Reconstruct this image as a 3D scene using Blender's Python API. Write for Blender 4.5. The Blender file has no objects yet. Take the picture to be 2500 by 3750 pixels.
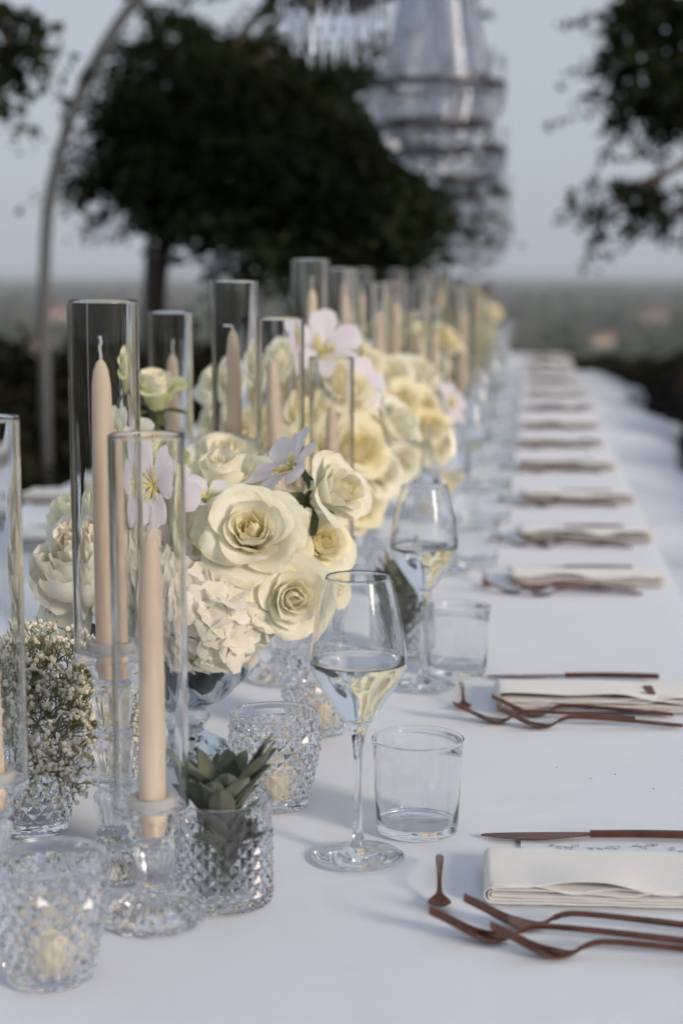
import bpy, math, random
from mathutils import Vector, Matrix, noise
RND = random.Random(11)
PI = math.pi
sc = bpy.context.scene
COL = sc.collection
rad = math.radians

# ------------------------------------------------------------------ camera
cam_d = bpy.data.cameras.new('camera')
cam = bpy.data.objects.new('camera', cam_d)
COL.objects.link(cam)
cam.location = (0, 0, 1.25)
cam.rotation_euler = (PI/2 - rad(8.04), 0, rad(6.245))
cam_d.sensor_fit = 'VERTICAL'
cam_d.sensor_height = 36
cam_d.sensor_width = 24
cam_d.lens = 59.7
cam_d.clip_start = 0.05
cam_d.clip_end = 40000
cam_d.dof.use_dof = True
cam_d.dof.focus_distance = 1.56
cam_d.dof.aperture_fstop = 4.0
sc.camera = cam

# ------------------------------------------------------------------ light
SUN_DIR = Vector((0.74, -0.60, 0.30)).normalized()        # towards the sun
sun_el = math.asin(SUN_DIR.z)
world = bpy.data.worlds.new('World')
sc.world = world
world.use_nodes = True
wn = world.node_tree.nodes
wl = world.node_tree.links
wn.clear()
sky = wn.new('ShaderNodeTexSky')
sky.sky_type = 'NISHITA'
sky.sun_disc = False
sky.sun_elevation = sun_el
sky.sun_rotation = math.atan2(SUN_DIR.x, SUN_DIR.y)
sky.altitude = 200
sky.air_density = 1.0
sky.dust_density = 4.0
sky.ozone_density = 2.0
hsv = wn.new('ShaderNodeHueSaturation')
hsv.inputs['Saturation'].default_value = 0.55
bg = wn.new('ShaderNodeBackground')
bg.inputs['Strength'].default_value = 0.111
wo = wn.new('ShaderNodeOutputWorld')
wl.new(sky.outputs[0], hsv.inputs['Color'])
veil = wn.new('ShaderNodeMix'); veil.data_type = 'RGBA'      # thin even overcast veil over the clear sky
veil.inputs[0].default_value = 0.85
veil.inputs[7].default_value = (3.62, 3.95, 4.42, 1)
wl.new(hsv.outputs[0], veil.inputs[6])
wl.new(veil.outputs[2], bg.inputs['Color'])
wl.new(bg.outputs[0], wo.inputs['Surface'])

sd = bpy.data.lights.new('sun', 'SUN')
sd.energy = 2.1
sd.angle = rad(12)
sd.color = (1.0, 0.84, 0.68)
sun = bpy.data.objects.new('sun', sd)
COL.objects.link(sun)
sun.rotation_euler = (-SUN_DIR).to_track_quat('-Z', 'Y').to_euler()
sun.location = (6, -4, 8)

vs = sc.view_settings
vs.view_transform = 'Standard'
vs.look = 'None'
vs.exposure = 0.32
vs.gamma = 1.0
vs.use_curve_mapping = False
cy = sc.cycles
cy.use_denoising = True
cy.max_bounces = 24
cy.diffuse_bounces = 4
cy.glossy_bounces = 10
cy.transmission_bounces = 22
cy.transparent_max_bounces = 8
cy.volume_bounces = 0
cy.sample_clamp_indirect = 6.0
cy.sample_clamp_direct = 10.0
cy.use_adaptive_sampling = True
cy.adaptive_threshold = 0.02
cy.caustics_reflective = True
cy.caustics_refractive = True
cy.blur_glossy = 0.3

# ------------------------------------------------------------------ materials
MATS = {}
def pmat(name, color, rough=0.6, metal=0.0, spec=0.5, var=0.0, vscale=20, bump=0.0, bscale=200, sheen=0.0, transl=0.0, tcol=None, color2=None, sss=0.0, coords='Object', bdist=0.002):
    m = bpy.data.materials.new(name)
    m.use_nodes = True
    n = m.node_tree.nodes; l = m.node_tree.links
    b = n['Principled BSDF']
    b.inputs['Base Color'].default_value = (*color, 1)
    b.inputs['Roughness'].default_value = rough
    b.inputs['Metallic'].default_value = metal
    b.inputs['Specular IOR Level'].default_value = spec
    tc = n.new('ShaderNodeTexCoord')
    if sheen:
        b.inputs['Sheen Weight'].default_value = sheen
    if sss:
        b.inputs['Subsurface Weight'].default_value = sss
        b.inputs['Subsurface Radius'].default_value = (0.012, 0.007, 0.004)
        b.inputs['Subsurface Scale'].default_value = 1.0
    col_out = None
    if var or color2:
        t = n.new('ShaderNodeTexNoise'); t.inputs['Scale'].default_value = vscale; t.inputs['Detail'].default_value = 4
        l.new(tc.outputs[coords], t.inputs['Vector'])
        r = n.new('ShaderNodeMix'); r.data_type = 'RGBA'
        c2 = color2 or tuple(c*(1-var) for c in color)
        r.inputs[6].default_value = (*color, 1); r.inputs[7].default_value = (*c2, 1)
        mr = n.new('ShaderNodeMapRange'); mr.inputs[1].default_value = 0.35; mr.inputs[2].default_value = 0.65
        l.new(t.outputs['Fac'], mr.inputs[0]); l.new(mr.outputs[0], r.inputs[0])
        l.new(r.outputs[2], b.inputs['Base Color']); col_out = r.outputs[2]
    if bump:
        t2 = n.new('ShaderNodeTexNoise'); t2.inputs['Scale'].default_value = bscale; t2.inputs['Detail'].default_value = 3
        l.new(tc.outputs[coords], t2.inputs['Vector'])
        bp = n.new('ShaderNodeBump'); bp.inputs['Strength'].default_value = bump; bp.inputs['Distance'].default_value = bdist
        l.new(t2.outputs['Fac'], bp.inputs['Height']); l.new(bp.outputs[0], b.inputs['Normal'])
    if transl:
        tr = n.new('ShaderNodeBsdfTranslucent')
        if tcol: tr.inputs['Color'].default_value = (*tcol, 1)
        elif col_out: l.new(col_out, tr.inputs['Color'])
        else: tr.inputs['Color'].default_value = (*color, 1)
        mx = n.new('ShaderNodeMixShader'); mx.inputs[0].default_value = transl
        l.new(b.outputs[0], mx.inputs[1]); l.new(tr.outputs[0], mx.inputs[2])
        l.new(mx.outputs[0], n['Material Output'].inputs['Surface'])
    MATS[name] = m
    return m

def glass(name, color=(0.985, 0.99, 0.995), ior=1.47, rough=0.0, smear=0.0):
    m = bpy.data.materials.new(name); m.use_nodes = True
    n = m.node_tree.nodes; l = m.node_tree.links
    n.remove(n['Principled BSDF'])
    g = n.new('ShaderNodeBsdfGlass')
    g.inputs['Color'].default_value = (*color, 1); g.inputs['IOR'].default_value = ior; g.inputs['Roughness'].default_value = rough
    if smear:
        tc = n.new('ShaderNodeTexCoord')
        t = n.new('ShaderNodeTexNoise'); t.inputs['Scale'].default_value = 28; t.inputs['Detail'].default_value = 1
        l.new(tc.outputs['Object'], t.inputs['Vector'])
        bp = n.new('ShaderNodeBump'); bp.inputs['Strength'].default_value = smear; bp.inputs['Distance'].default_value = 0.002
        l.new(t.outputs['Fac'], bp.inputs['Height']); l.new(bp.outputs[0], g.inputs['Normal'])
    l.new(g.outputs[0], n['Material Output'].inputs['Surface'])
    MATS[name] = m
    return m

GLASS = glass('clear glass', smear=0.10)
CRYSTAL = glass('pressed crystal', (0.985, 0.985, 0.99), 1.50)
GREYGLASS = glass('grey glass', (0.90, 0.92, 0.93), 1.5, smear=0.2)
BEADGLASS = glass('bead crystal', (0.95, 0.96, 0.98), 1.45)
WATER = glass('water', (0.99, 0.995, 1.0), 1.33)
RINGM = pmat('frosted ring', (0.90, 0.90, 0.87), 0.4, transl=0.5, var=0.08, vscale=90)
WAX = pmat('candle wax', (0.88, 0.72, 0.56), 0.5, var=0.07, vscale=22, sss=0.35, bump=0.16, bscale=55)
WICK = pmat('cotton wick', (0.80, 0.79, 0.80), 0.9, bump=0.5, bscale=900)
TEAWAX = pmat('tealight wax', (0.90, 0.82, 0.66), 0.5, var=0.05, sss=0.3)
COPPER = pmat('brushed copper', (0.22, 0.098, 0.064), 0.15, metal=1.0, var=0.25, vscale=60, bump=0.06, bscale=700)
NAPKIN = pmat('napkin linen', (0.755, 0.745, 0.735), 0.9, sheen=0.3, var=0.05, vscale=300, bump=0.35, bscale=1600, bdist=0.0006)
THREAD = pmat('embroidery thread', (0.10, 0.055, 0.05), 0.7)
PAPER = pmat('menu paper', (0.70, 0.74, 0.81), 0.75)
INK = pmat('ink', (0.13, 0.14, 0.16), 0.8)
STEM = pmat('flower stem', (0.075, 0.095, 0.035), 0.6, var=0.4, vscale=60)
DARKLEAF = pmat('dark leaf', (0.035, 0.055, 0.025), 0.5, var=0.5, vscale=50, transl=0.15)
SAGE = pmat('sage leaf', (0.125, 0.148, 0.102), 0.85, var=0.35, vscale=70, bump=0.6, bscale=600, sheen=0.25, transl=0.10, bdist=0.001)
BB_BUD = pmat('gypsophila white', (0.84, 0.80, 0.68), 0.8, var=0.1, vscale=300, transl=0.2)
BB_GREEN = pmat('gypsophila green', (0.22, 0.23, 0.13), 0.7, var=0.35, vscale=200)
BB_FAR = pmat('gypsophila haze', (0.33, 0.34, 0.20), 0.8, var=0.3, vscale=60)
def petalmat(name, c, c2, vs_=35, tr=0.42):
    return pmat(name, c, 0.62, color2=c2, vscale=vs_, bump=0.28, bscale=140, transl=tr, sheen=0.1, spec=0.25, bdist=0.0015)
def edged(m, col, amount):
    n = m.node_tree.nodes; l = m.node_tree.links; b = n['Principled BSDF']
    src = b.inputs['Base Color'].links[0].from_socket
    at = n.new('ShaderNodeAttribute'); at.attribute_name = 'rim'
    tc = n.new('ShaderNodeTexCoord'); t = n.new('ShaderNodeTexNoise'); t.inputs['Scale'].default_value = 90; l.new(tc.outputs['Object'], t.inputs['Vector'])
    mr = n.new('ShaderNodeMapRange'); mr.inputs[1].default_value = 0.42; mr.inputs[2].default_value = 0.68; mr.inputs[4].default_value = amount
    l.new(t.outputs['Fac'], mr.inputs[0])
    mu = n.new('ShaderNodeMath'); mu.operation = 'MULTIPLY'; l.new(mr.outputs[0], mu.inputs[0]); l.new(at.outputs['Fac'], mu.inputs[1])
    mx = n.new('ShaderNodeMix'); mx.data_type = 'RGBA'; mx.inputs[7].default_value = (*col, 1)
    l.new(mu.outputs[0], mx.inputs[0]); l.new(src, mx.inputs[6]); l.new(mx.outputs[2], b.inputs['Base Color'])
    for q in n:
        if q.type == 'BSDF_TRANSLUCENT': l.new(mx.outputs[2], q.inputs['Color'])
    return m
ROSE_IN = petalmat('rose inner petal', (0.94, 0.88, 0.64), (0.95, 0.91, 0.75))
ROSE_MID = edged(petalmat('rose middle petal', (0.93, 0.90, 0.74), (0.94, 0.93, 0.83)), (0.70, 0.58, 0.28), 0.6)
ROSE_OUT = edged(petalmat('rose outer petal', (0.92, 0.90, 0.72), (0.94, 0.93, 0.82)), (0.62, 0.55, 0.24), 0.8)
ROSE_GREEN = petalmat('rose green petal', (0.66, 0.70, 0.36), (0.82, 0.83, 0.56), 22)
ROSE_GOLD = petalmat('rose golden petal', (0.93, 0.84, 0.56), (0.94, 0.89, 0.68))
PEONY = petalmat('peony petal', (0.93, 0.90, 0.78), (0.95, 0.93, 0.87), 35, 0.5)
PEONY_IN = petalmat('peony inner petal', (0.93, 0.85, 0.70), (0.93, 0.89, 0.79))
HYD = petalmat('hydrangea petal', (0.93, 0.89, 0.79), (0.95, 0.93, 0.88), 50, 0.5)
CLEM = petalmat('clematis petal', (0.80, 0.74, 0.84), (0.88, 0.84, 0.88), 40)
STAMEN = pmat('stamen', (0.68, 0.62, 0.24), 0.7)
STEEL = pmat('steel tube', (0.115, 0.12, 0.13), 0.5, metal=0.35, var=0.2, vscale=5)
DARKMETAL = pmat('dark metal', (0.045, 0.042, 0.045), 0.4, metal=0.6)
BARK = pmat('bark', (0.10, 0.075, 0.055), 0.95, var=0.5, vscale=14, bump=0.8, bscale=40, bdist=0.02)
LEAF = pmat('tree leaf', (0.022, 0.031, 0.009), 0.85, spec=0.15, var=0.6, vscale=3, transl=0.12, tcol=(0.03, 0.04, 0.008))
SHRUB = pmat('shrub leaf', (0.028, 0.029, 0.014), 0.85, spec=0.15, var=0.5, vscale=2.5, transl=0.1)
WICKER = pmat('dark wicker', (0.017, 0.012, 0.010), 0.7, spec=0.2, var=0.5, vscale=60, bump=0.8, bscale=90, bdist=0.004)
FARTREE = pmat('far wood', (0.045, 0.055, 0.03), 0.9, var=0.5, vscale=0.02)
PLASTER = pmat('farm plaster', (0.55, 0.48, 0.40), 0.9, var=0.1, vscale=0.4)
TILE = pmat('farm roof', (0.30, 0.15, 0.10), 0.9, var=0.3, vscale=0.6)

BULB = bpy.data.materials.new('lit bulb'); BULB.use_nodes = True
_b = BULB.node_tree.nodes['Principled BSDF']
_b.inputs['Base Color'].default_value = (1, 0.8, 0.55, 1)
_b.inputs['Emission Color'].default_value = (1.0, 0.72, 0.42, 1)
_b.inputs['Emission Strength'].default_value = 1.0

def cloth_mat():
    m = bpy.data.materials.new('white tablecloth'); m.use_nodes = True
    n = m.node_tree.nodes; l = m.node_tree.links; b = n['Principled BSDF']
    b.inputs['Roughness'].default_value = 0.85
    b.inputs['Sheen Weight'].default_value = 0.25
    b.inputs['Specular IOR Level'].default_value = 0.3
    tc = n.new('ShaderNodeTexCoord')
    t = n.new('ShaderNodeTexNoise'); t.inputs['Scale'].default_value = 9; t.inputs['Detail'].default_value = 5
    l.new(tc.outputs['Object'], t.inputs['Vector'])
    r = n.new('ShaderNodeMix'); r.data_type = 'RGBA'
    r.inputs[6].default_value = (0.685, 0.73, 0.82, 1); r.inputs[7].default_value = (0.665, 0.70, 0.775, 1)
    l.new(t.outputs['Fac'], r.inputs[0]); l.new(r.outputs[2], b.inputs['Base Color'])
    # weave + soft creases
    w = n.new('ShaderNodeTexNoise'); w.inputs['Scale'].default_value = 1300; w.inputs['Detail'].default_value = 2
    l.new(tc.outputs['Object'], w.inputs['Vector'])
    c = n.new('ShaderNodeTexNoise'); c.inputs['Scale'].default_value = 7; c.inputs['Detail'].default_value = 3; c.inputs['Distortion'].default_value = 0.8
    l.new(tc.outputs['Object'], c.inputs['Vector'])
    b1 = n.new('ShaderNodeBump'); b1.inputs['Strength'].default_value = 0.25; b1.inputs['Distance'].default_value = 0.0006
    b2 = n.new('ShaderNodeBump'); b2.inputs['Strength'].default_value = 0.5; b2.inputs['Distance'].default_value = 0.006
    l.new(w.outputs['Fac'], b1.inputs['Height']); l.new(c.outputs['Fac'], b2.inputs['Height'])
    l.new(b1.outputs[0], b2.inputs['Normal']); l.new(b2.outputs[0], b.inputs['Normal'])
    return m
CLOTH = cloth_mat()

def ground_mat():
    m = bpy.data.materials.new('ground'); m.use_nodes = True
    n = m.node_tree.nodes; l = m.node_tree.links; b = n['Principled BSDF']
    b.inputs['Roughness'].default_value = 0.95; b.inputs['Specular IOR Level'].default_value = 0.1
    tc = n.new('ShaderNodeTexCoord')
    # near grass
    g = n.new('ShaderNodeTexNoise'); g.inputs['Scale'].default_value = 0.9; g.inputs['Detail'].default_value = 8
    l.new(tc.outputs['Object'], g.inputs['Vector'])
    gr = n.new('ShaderNodeValToRGB'); gr.color_ramp.elements[0].position = 0.35; gr.color_ramp.elements[1].position = 0.7
    gr.color_ramp.elements[0].color = (0.030, 0.033, 0.016, 1); gr.color_ramp.elements[1].color = (0.085, 0.068, 0.045, 1)
    l.new(g.outputs['Fac'], gr.inputs[0])
    # far fields
    mp = n.new('ShaderNodeMapping'); mp.inputs['Scale'].default_value = (0.0045, 0.0028, 0.0)
    l.new(tc.outputs['Object'], mp.inputs['Vector'])
    v = n.new('ShaderNodeTexVoronoi'); v.inputs['Scale'].default_value = 1.0
    l.new(mp.outputs[0], v.inputs['Vector'])
    sep = n.new('ShaderNodeSeparateColor'); l.new(v.outputs['Color'], sep.inputs[0])
    fr = n.new('ShaderNodeValToRGB')
    e = fr.color_ramp.elements
    e[0].position = 0.0; e[0].color = (0.035, 0.045, 0.02, 1)
    e[1].position = 1.0; e[1].color = (0.06, 0.06, 0.03, 1)
    for p, c in ((0.25, (0.08, 0.068, 0.038, 1)), (0.45, (0.06, 0.075, 0.03, 1)), (0.6, (0.115, 0.082, 0.06, 1)), (0.8, (0.045, 0.05, 0.03, 1))):
        x = e.new(p); x.color = c
    l.new(sep.outputs[0], fr.inputs[0])
    ln = n.new('ShaderNodeVectorMath'); ln.operation = 'LENGTH'; l.new(tc.outputs['Object'], ln.inputs[0])
    mr = n.new('ShaderNodeMapRange'); mr.inputs[1].default_value = 60; mr.inputs[2].default_value = 220
    l.new(ln.outputs['Value'], mr.inputs[0])
    mx = n.new('ShaderNodeMix'); mx.data_type = 'RGBA'
    l.new(mr.outputs[0], mx.inputs[0]); l.new(gr.outputs[0], mx.inputs[6]); l.new(fr.outputs[0], mx.inputs[7])
    l.new(mx.outputs[2], b.inputs['Base Color'])
    bp = n.new('ShaderNodeBump'); bp.inputs['Strength'].default_value = 0.6; bp.inputs['Distance'].default_value = 0.08
    g2 = n.new('ShaderNodeTexNoise'); g2.inputs['Scale'].default_value = 14; g2.inputs['Detail'].default_value = 4
    l.new(tc.outputs['Object'], g2.inputs['Vector']); l.new(g2.outputs['Fac'], bp.inputs['Height']); l.new(bp.outputs[0], b.inputs['Normal'])
    return m
GROUND = ground_mat()

# ------------------------------------------------------------------ helpers
def mesh(name, V, F, mat=None, smooth=True, sharp=rad(38)):
    me = bpy.data.meshes.new(name)
    me.from_pydata([tuple(v) for v in V], [], F)
    if mat: me.materials.append(mat)
    if smooth: me.polygons.foreach_set('use_smooth', [True]*len(me.polygons))
    me.update()
    if smooth: me.set_sharp_from_angle(angle=sharp)
    return me
def link(name, me, parent=None, loc=None, rot=None):
    o = bpy.data.objects.new(name, me)
    COL.objects.link(o)
    if parent: o.parent = parent
    if loc is not None: o.location = loc
    if rot is not None: o.rotation_euler = rot
    return o
def ob(name, V, F, mat, parent=None, smooth=True, loc=None):
    return link(name, mesh(name, V, F, mat, smooth), parent, loc)
def tag(o, label=None, cat=None, group=None, kind=None):
    if label: o['label'] = label
    if cat: o['category'] = cat
    if group: o['group'] = group
    if kind: o['kind'] = kind
    return o
def thing(name, label, cat, loc=(0, 0, 0), rot=(0, 0, 0), group=None):
    o = bpy.data.objects.new(name, None)
    o.empty_display_size = 0.02
    COL.objects.link(o)
    o.location = loc; o.rotation_euler = rot
    return tag(o, label, cat, group)
def dup(root, loc, rot=None, label=None, group=None, scale=None):
    r = root.copy(); COL.objects.link(r)
    r.location = loc
    if rot is not None: r.rotation_euler = rot
    if label: r['label'] = label
    if group: r['group'] = group
    if scale is not None: r.scale = scale
    for ch in list(root.children):
        c = ch.copy(); COL.objects.link(c); c.parent = r
        for g in list(ch.children):
            d = g.copy(); COL.objects.link(d); d.parent = c
    return r

class MB:
    def __init__(self): self.V = []; self.F = []
    def add(self, V, F):
        o = len(self.V)
        self.V += [tuple(v) for v in V]
        self.F += [tuple(i+o for i in f) for f in F]
        return self
    def build(self, name, mat, parent=None, smooth=True, loc=None):
        return ob(name, self.V, self.F, mat, parent, smooth, loc)

def revolve(prof, n=64, closed=False, mod=None):
    """prof: list of (r,z). r==0 ends collapse to a pole. closed: loop profile (ring-like solid)."""
    V = []; F = []; rows = []
    for k, (r, z) in enumerate(prof):
        if r <= 1e-7:
            rows.append([len(V)]); V.append((0, 0, z))
        else:
            row = []
            for j in range(n):
                a = 2*PI*j/n
                rr, zz = (r, z) if mod is None else mod(k, a, r, z)
                row.append(len(V)); V.append((rr*math.cos(a), rr*math.sin(a), zz))
            rows.append(row)
    m = len(rows)
    for k in range(m if closed else m-1):
        A = rows[k]; B = rows[(k+1) % m]
        if len(A) == 1 and len(B) == 1: continue
        for j in range(n):
            j2 = (j+1) % n
            if len(A) == 1: F.append((A[0], B[j2], B[j]))
            elif len(B) == 1: F.append((A[j], A[j2], B[0]))
            else: F.append((A[j], A[j2], B[j2], B[j]))
    return V, F
def spline(pts, sub=6):
    """Catmull-Rom through points (tuples)."""
    P = [Vector(p) for p in pts]; out = []
    for i in range(len(P)-1):
        p0 = P[max(i-1, 0)]; p1 = P[i]; p2 = P[i+1]; p3 = P[min(i+2, len(P)-1)]
        for s in range(sub):
            t = s/sub
            out.append(0.5*((2*p1) + (p2-p0)*t + (2*p0-5*p1+4*p2-p3)*t*t + (3*p1-p0-3*p2+p3)*t**3))
    out.append(P[-1])
    return out
def tube(path, radii, n=8, cap=True):
    P = [Vector(p) for p in path]
    if not hasattr(radii, '__len__'): radii = [radii]*len(P)
    V = []; F = []
    T0 = (P[1]-P[0]).normalized()
    ref = Vector((0, 0, 1)) if abs(T0.z) < 0.9 else Vector((1, 0, 0))
    X = T0.cross(ref).normalized()
    for i, p in enumerate(P):
        T = (P[min(i+1, len(P)-1)]-P[max(i-1, 0)]).normalized()
        X = (X - T*X.dot(T)).normalized(); Y = T.cross(X)
        for j in range(n):
            a = 2*PI*j/n
            V.append(p + (X*math.cos(a)+Y*math.sin(a))*radii[i])
    for i in range(len(P)-1):
        for j in range(n):
            j2 = (j+1) % n
            F.append((i*n+j, i*n+j2, (i+1)*n+j2, (i+1)*n+j))
    if cap:
        F.append(tuple(range(n-1, -1, -1))); F.append(tuple((len(P)-1)*n+j for j in range(n)))
    return V, F
def box(x0, x1, y0, y1, z0, z1):
    V = [(x0, y0, z0), (x1, y0, z0), (x1, y1, z0), (x0, y1, z0), (x0, y0, z1), (x1, y0, z1), (x1, y1, z1), (x0, y1, z1)]
    F = [(3, 2, 1, 0), (4, 5, 6, 7), (0, 1, 5, 4), (1, 2, 6, 5), (2, 3, 7, 6), (3, 0, 4, 7)]
    return V, F
def ball(c, r, rings=5, n=8, sz=1.0):
    prof = [(0 if k in (0, rings) else r*math.sin(PI*k/rings), -r*sz*math.cos(PI*k/rings)) for k in range(rings+1)]
    V, F = revolve(prof, n)
    return [(v[0]+c[0], v[1]+c[1], v[2]+c[2]) for v in V], F
def nz(x, y, z=0.0): return noise.noise(Vector((x, y, z)))
def smooth01(t):
    t = max(0.0, min(1.0, t)); return t*t*(3-2*t)
def lerp(a, b, t): return a+(b-a)*t

TZ = 0.75                          # height of the table top

# ------------------------------------------------------------------ ground and landscape
def ground_z(x, y):
    d = math.hypot(x, y-4)
    z = -72*smooth01((d-17)/330) - 0.06*max(0, d-17)*0.12*(1-smooth01((d-17)/330))
    if 15 < d < 900: z += 1.1*nz(x*0.02, y*0.02)*smooth01((d-15)/60)
    if d > 400: z += 5*nz(x*0.0011, y*0.0011, 3.1)*smooth01((d-400)/900)
    return z
def build_ground():
    V = [(0, 4, 0)]; F = []
    rr = [2, 5, 9, 13, 17]
    r = 17
    while r < 22000:
        r *= 1.085; rr.append(r)
    n = 144
    for q in rr:
        for j in range(n):
            a = 2*PI*j/n; x = q*math.cos(a); y = 4+q*math.sin(a)
            V.append((x, y, ground_z(x, y)))
    for j in range(n): F.append((0, 1+j, 1+(j+1) % n))
    for i in range(len(rr)-1):
        a = 1+i*n; b = a+n
        for j in range(n):
            j2 = (j+1) % n
            F.append((a+j, b+j, b+j2, a+j2))
    o = ob('ground', V, F, GROUND)
    tag(o, kind='structure')
build_ground()

def far_wood():
    m = MB()
    base_V, base_F = ball((0, 0, 0), 1.0, 4, 6)
    R = random.Random(5)
    for i in range(3600):
        d = 260*math.exp(R.random()*3.6)
        a = rad(R.uniform(62, 122))
        x = d*math.cos(a); y = d*math.sin(a)
        if nz(x*0.0021, y*0.0017, 9) < -0.02 and R.random() < 0.8: continue
        z = ground_z(x, y); h = R.uniform(4, 9)*(1+d/9000); w = h*R.uniform(0.6, 1.3)
        k = R.uniform(0, 6)
        m.add([(x+v[0]*w*(1+0.3*math.sin(k+i+v[2]*4)), y+v[1]*w, z+h*0.8+v[2]*h*0.9) for v in base_V], base_F)
    tag(m.build('far_woodland', FARTREE), 'dark scattered trees across the hazy plain below the hill', 'woodland', kind='stuff')
far_wood()

def farmhouse(x, y, rz, s, label):
    z = ground_z(x, y)-0.5
    t = thing('farmhouse', label, 'house', (x, y, z), (0, 0, rz), 'farmhouses on the plain')
    V, F = box(-8*s, 8*s, -4.5*s, 4.5*s, 0, 6*s); ob('wall', V, F, PLASTER, t, False)
    V = [(-8.6*s, -5.2*s, 5.9*s), (8.6*s, -5.2*s, 5.9*s), (8.6*s, 5.2*s, 5.9*s), (-8.6*s, 5.2*s, 5.9*s), (-8.6*s, 0, 8.8*s), (8.6*s, 0, 8.8*s)]
    ob('roof', V, [(0, 1, 5, 4), (2, 3, 4, 5), (0, 4, 3), (1, 2, 5), (3, 2, 1, 0)], TILE, t, False)
    for k in range(3):
        for j in range(2):
            V, F = box(-5.6*s+k*5*s, -4.2*s+k*5*s, -4.56*s, -4.4*s, (1+j*2.6)*s, (2.6+j*2.6)*s); ob('window', V, F, DARKMETAL, t, False)
for x, y, rz, s in ((-430, 1500, 0.3, 1.5), (-700, 2500, 0.9, 2.2), (190, 2600, -0.4, 2.3), (75, 1700, 0.2, 1.5)):
    farmhouse(x, y, rz, s, 'pale farmhouse with tiled roof far off on the hazy plain')

# ------------------------------------------------------------------ trees and shrubs
def leaf_faces(m, c, size, R, droop=0.0):
    d = Vector((R.gauss(0, 1), R.gauss(0, 1), R.gauss(0, 0.7)-droop)).normalized()
    s = d.cross(Vector((R.gauss(0, 1), R.gauss(0, 1), R.gauss(0, 1)))).normalized()
    c = Vector(c); L = size*R.uniform(0.7, 1.3); W = L*0.32
    nrm = d.cross(s)
    o = len(m.V)
    m.V += [tuple(c), tuple(c+d*L*0.5+s*W+nrm*W*0.3), tuple(c+d*L), tuple(c+d*L*0.5-s*W+nrm*W*0.3)]
    m.F += [(o, o+1, o+2), (o, o+2, o+3)]
def crown(blobs, per, size, R, droop=0.2):
    """blobs: (x,y,z,rx,ry,rz). Leaves sit in sprays so the outline is ragged."""
    m = MB()
    for (x, y, z, rx, ry, rz_) in blobs:
        nspray = max(6, int(per*rx*rz_*60))
        for k in range(nspray):
            d = Vector((R.gauss(0, 1), R.gauss(0, 1), R.gauss(0, 1))).normalized()
            q = R.random()**0.42
            p = Vector((x+d.x*rx*q, y+d.y*ry*q, z+d.z*rz_*q))
            out = Vector((d.x, d.y, d.z*0.5-droop)).normalized()
            ln = R.uniform(0.10, 0.24)*(2.4 if R.random() < 0.06 else 1)
            if ln > .2: m.add(*tube([p-out*.05, p+out*ln*.9-Vector((0, 0, droop*.16))], .004, 3, False))
            for i in range(13):
                t = i/12
                pp = p + out*ln*t + Vector((R.gauss(0, 1), R.gauss(0, 1), R.gauss(0, 1)))*0.016 - Vector((0, 0, droop*0.2*t*t))
                leaf_faces(m, pp, size, R, droop)
    return m
def tree(label, base, trunk_pts, trunk_r, blobs, per, size, seed, droop=0.2):
    R = random.Random(seed)
    t = thing('tree', label, 'tree', base)
    b = Vector(base)
    tp = spline([Vector(p)-b for p in trunk_pts], 5)
    tr = MB(); tr.add(*tube(tp, [lerp(trunk_r, trunk_r*0.5, i/(len(tp)-1)) for i in range(len(tp))], 10))
    for (x, y, z, rx, ry, rz_) in blobs:
        s = tp[int(len(tp)*R.uniform(0.55, 0.98))]
        e = Vector((x, y, z))-b
        mid = (s+e)/2+Vector((R.uniform(-.1, .1), R.uniform(-.1, .1), 0.12))
        pth = spline([s, mid, e], 5)
        tr.add(*tube(pth, [lerp(trunk_r*0.42, trunk_r*0.08, i/(len(pth)-1)) for i in range(len(pth))], 6))
    tr.build('trunk', BARK, t)
    m = crown(blobs, per, size, R, droop)
    m.V = [(v[0]-b.x, v[1]-b.y, v[2]-b.z) for v in m.V]
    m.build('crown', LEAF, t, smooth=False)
    return t

def px(u, v, Y):
    """tabletop-plan helper: world x and z of something standing at distance Y along the table."""
    return ((u-1215)/3900*Y, 1.25-(v-625)/3900*Y)
def blob(u, v, Y, ru, rv, rd=None):
    x, z = px(u, v, Y); a = ru/3900*Y; b = rv/3900*Y
    return (x, Y, z, a, rd or (a+b)*0.55, b)
main_blobs = [blob(*a) for a in (
    (420, 270, 8.8, 170, 135), (300, 330, 8.8, 95, 100), (560, 230, 9.0, 160, 105), (405, 75, 9.0, 45, 75), (700, 260, 8.6, 150, 125), (330, 150, 8.9, 60, 45),
    (520, 400, 8.6, 190, 120), (760, 380, 8.3, 190, 120), (800, 480, 8.2, 190, 105), (880, 480, 8.0, 105, 80), (640, 520, 8.3, 160, 80),
    (260, 440, 8.8, 70, 50), (400, 480, 8.8, 90, 45), (975, 560, 7.9, 40, 35), (740, 590, 8.0, 190, 50), (520, 120, 9.1, 60, 35), (790, 160, 8.8, 50, 50), (665, 120, 9.0, 40, 60), (640, 40, 9.1, 22, 40), (900, 530, 7.9, 70, 60), (840, 565, 8.0, 100, 50), (890, 440, 8.1, 60, 50))]
tree('dense dark leafed tree standing beside the far end of the long table', (-1.98, 9.0, 0),
     [(-1.98, 9.0, -0.1), (-1.99, 9.0, 0.7), (-1.93, 8.9, 1.3), (-1.72, 8.8, 1.8), (-1.4, 8.7, 2.3)], 0.06, main_blobs, 40, 0.056, 3)
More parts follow.
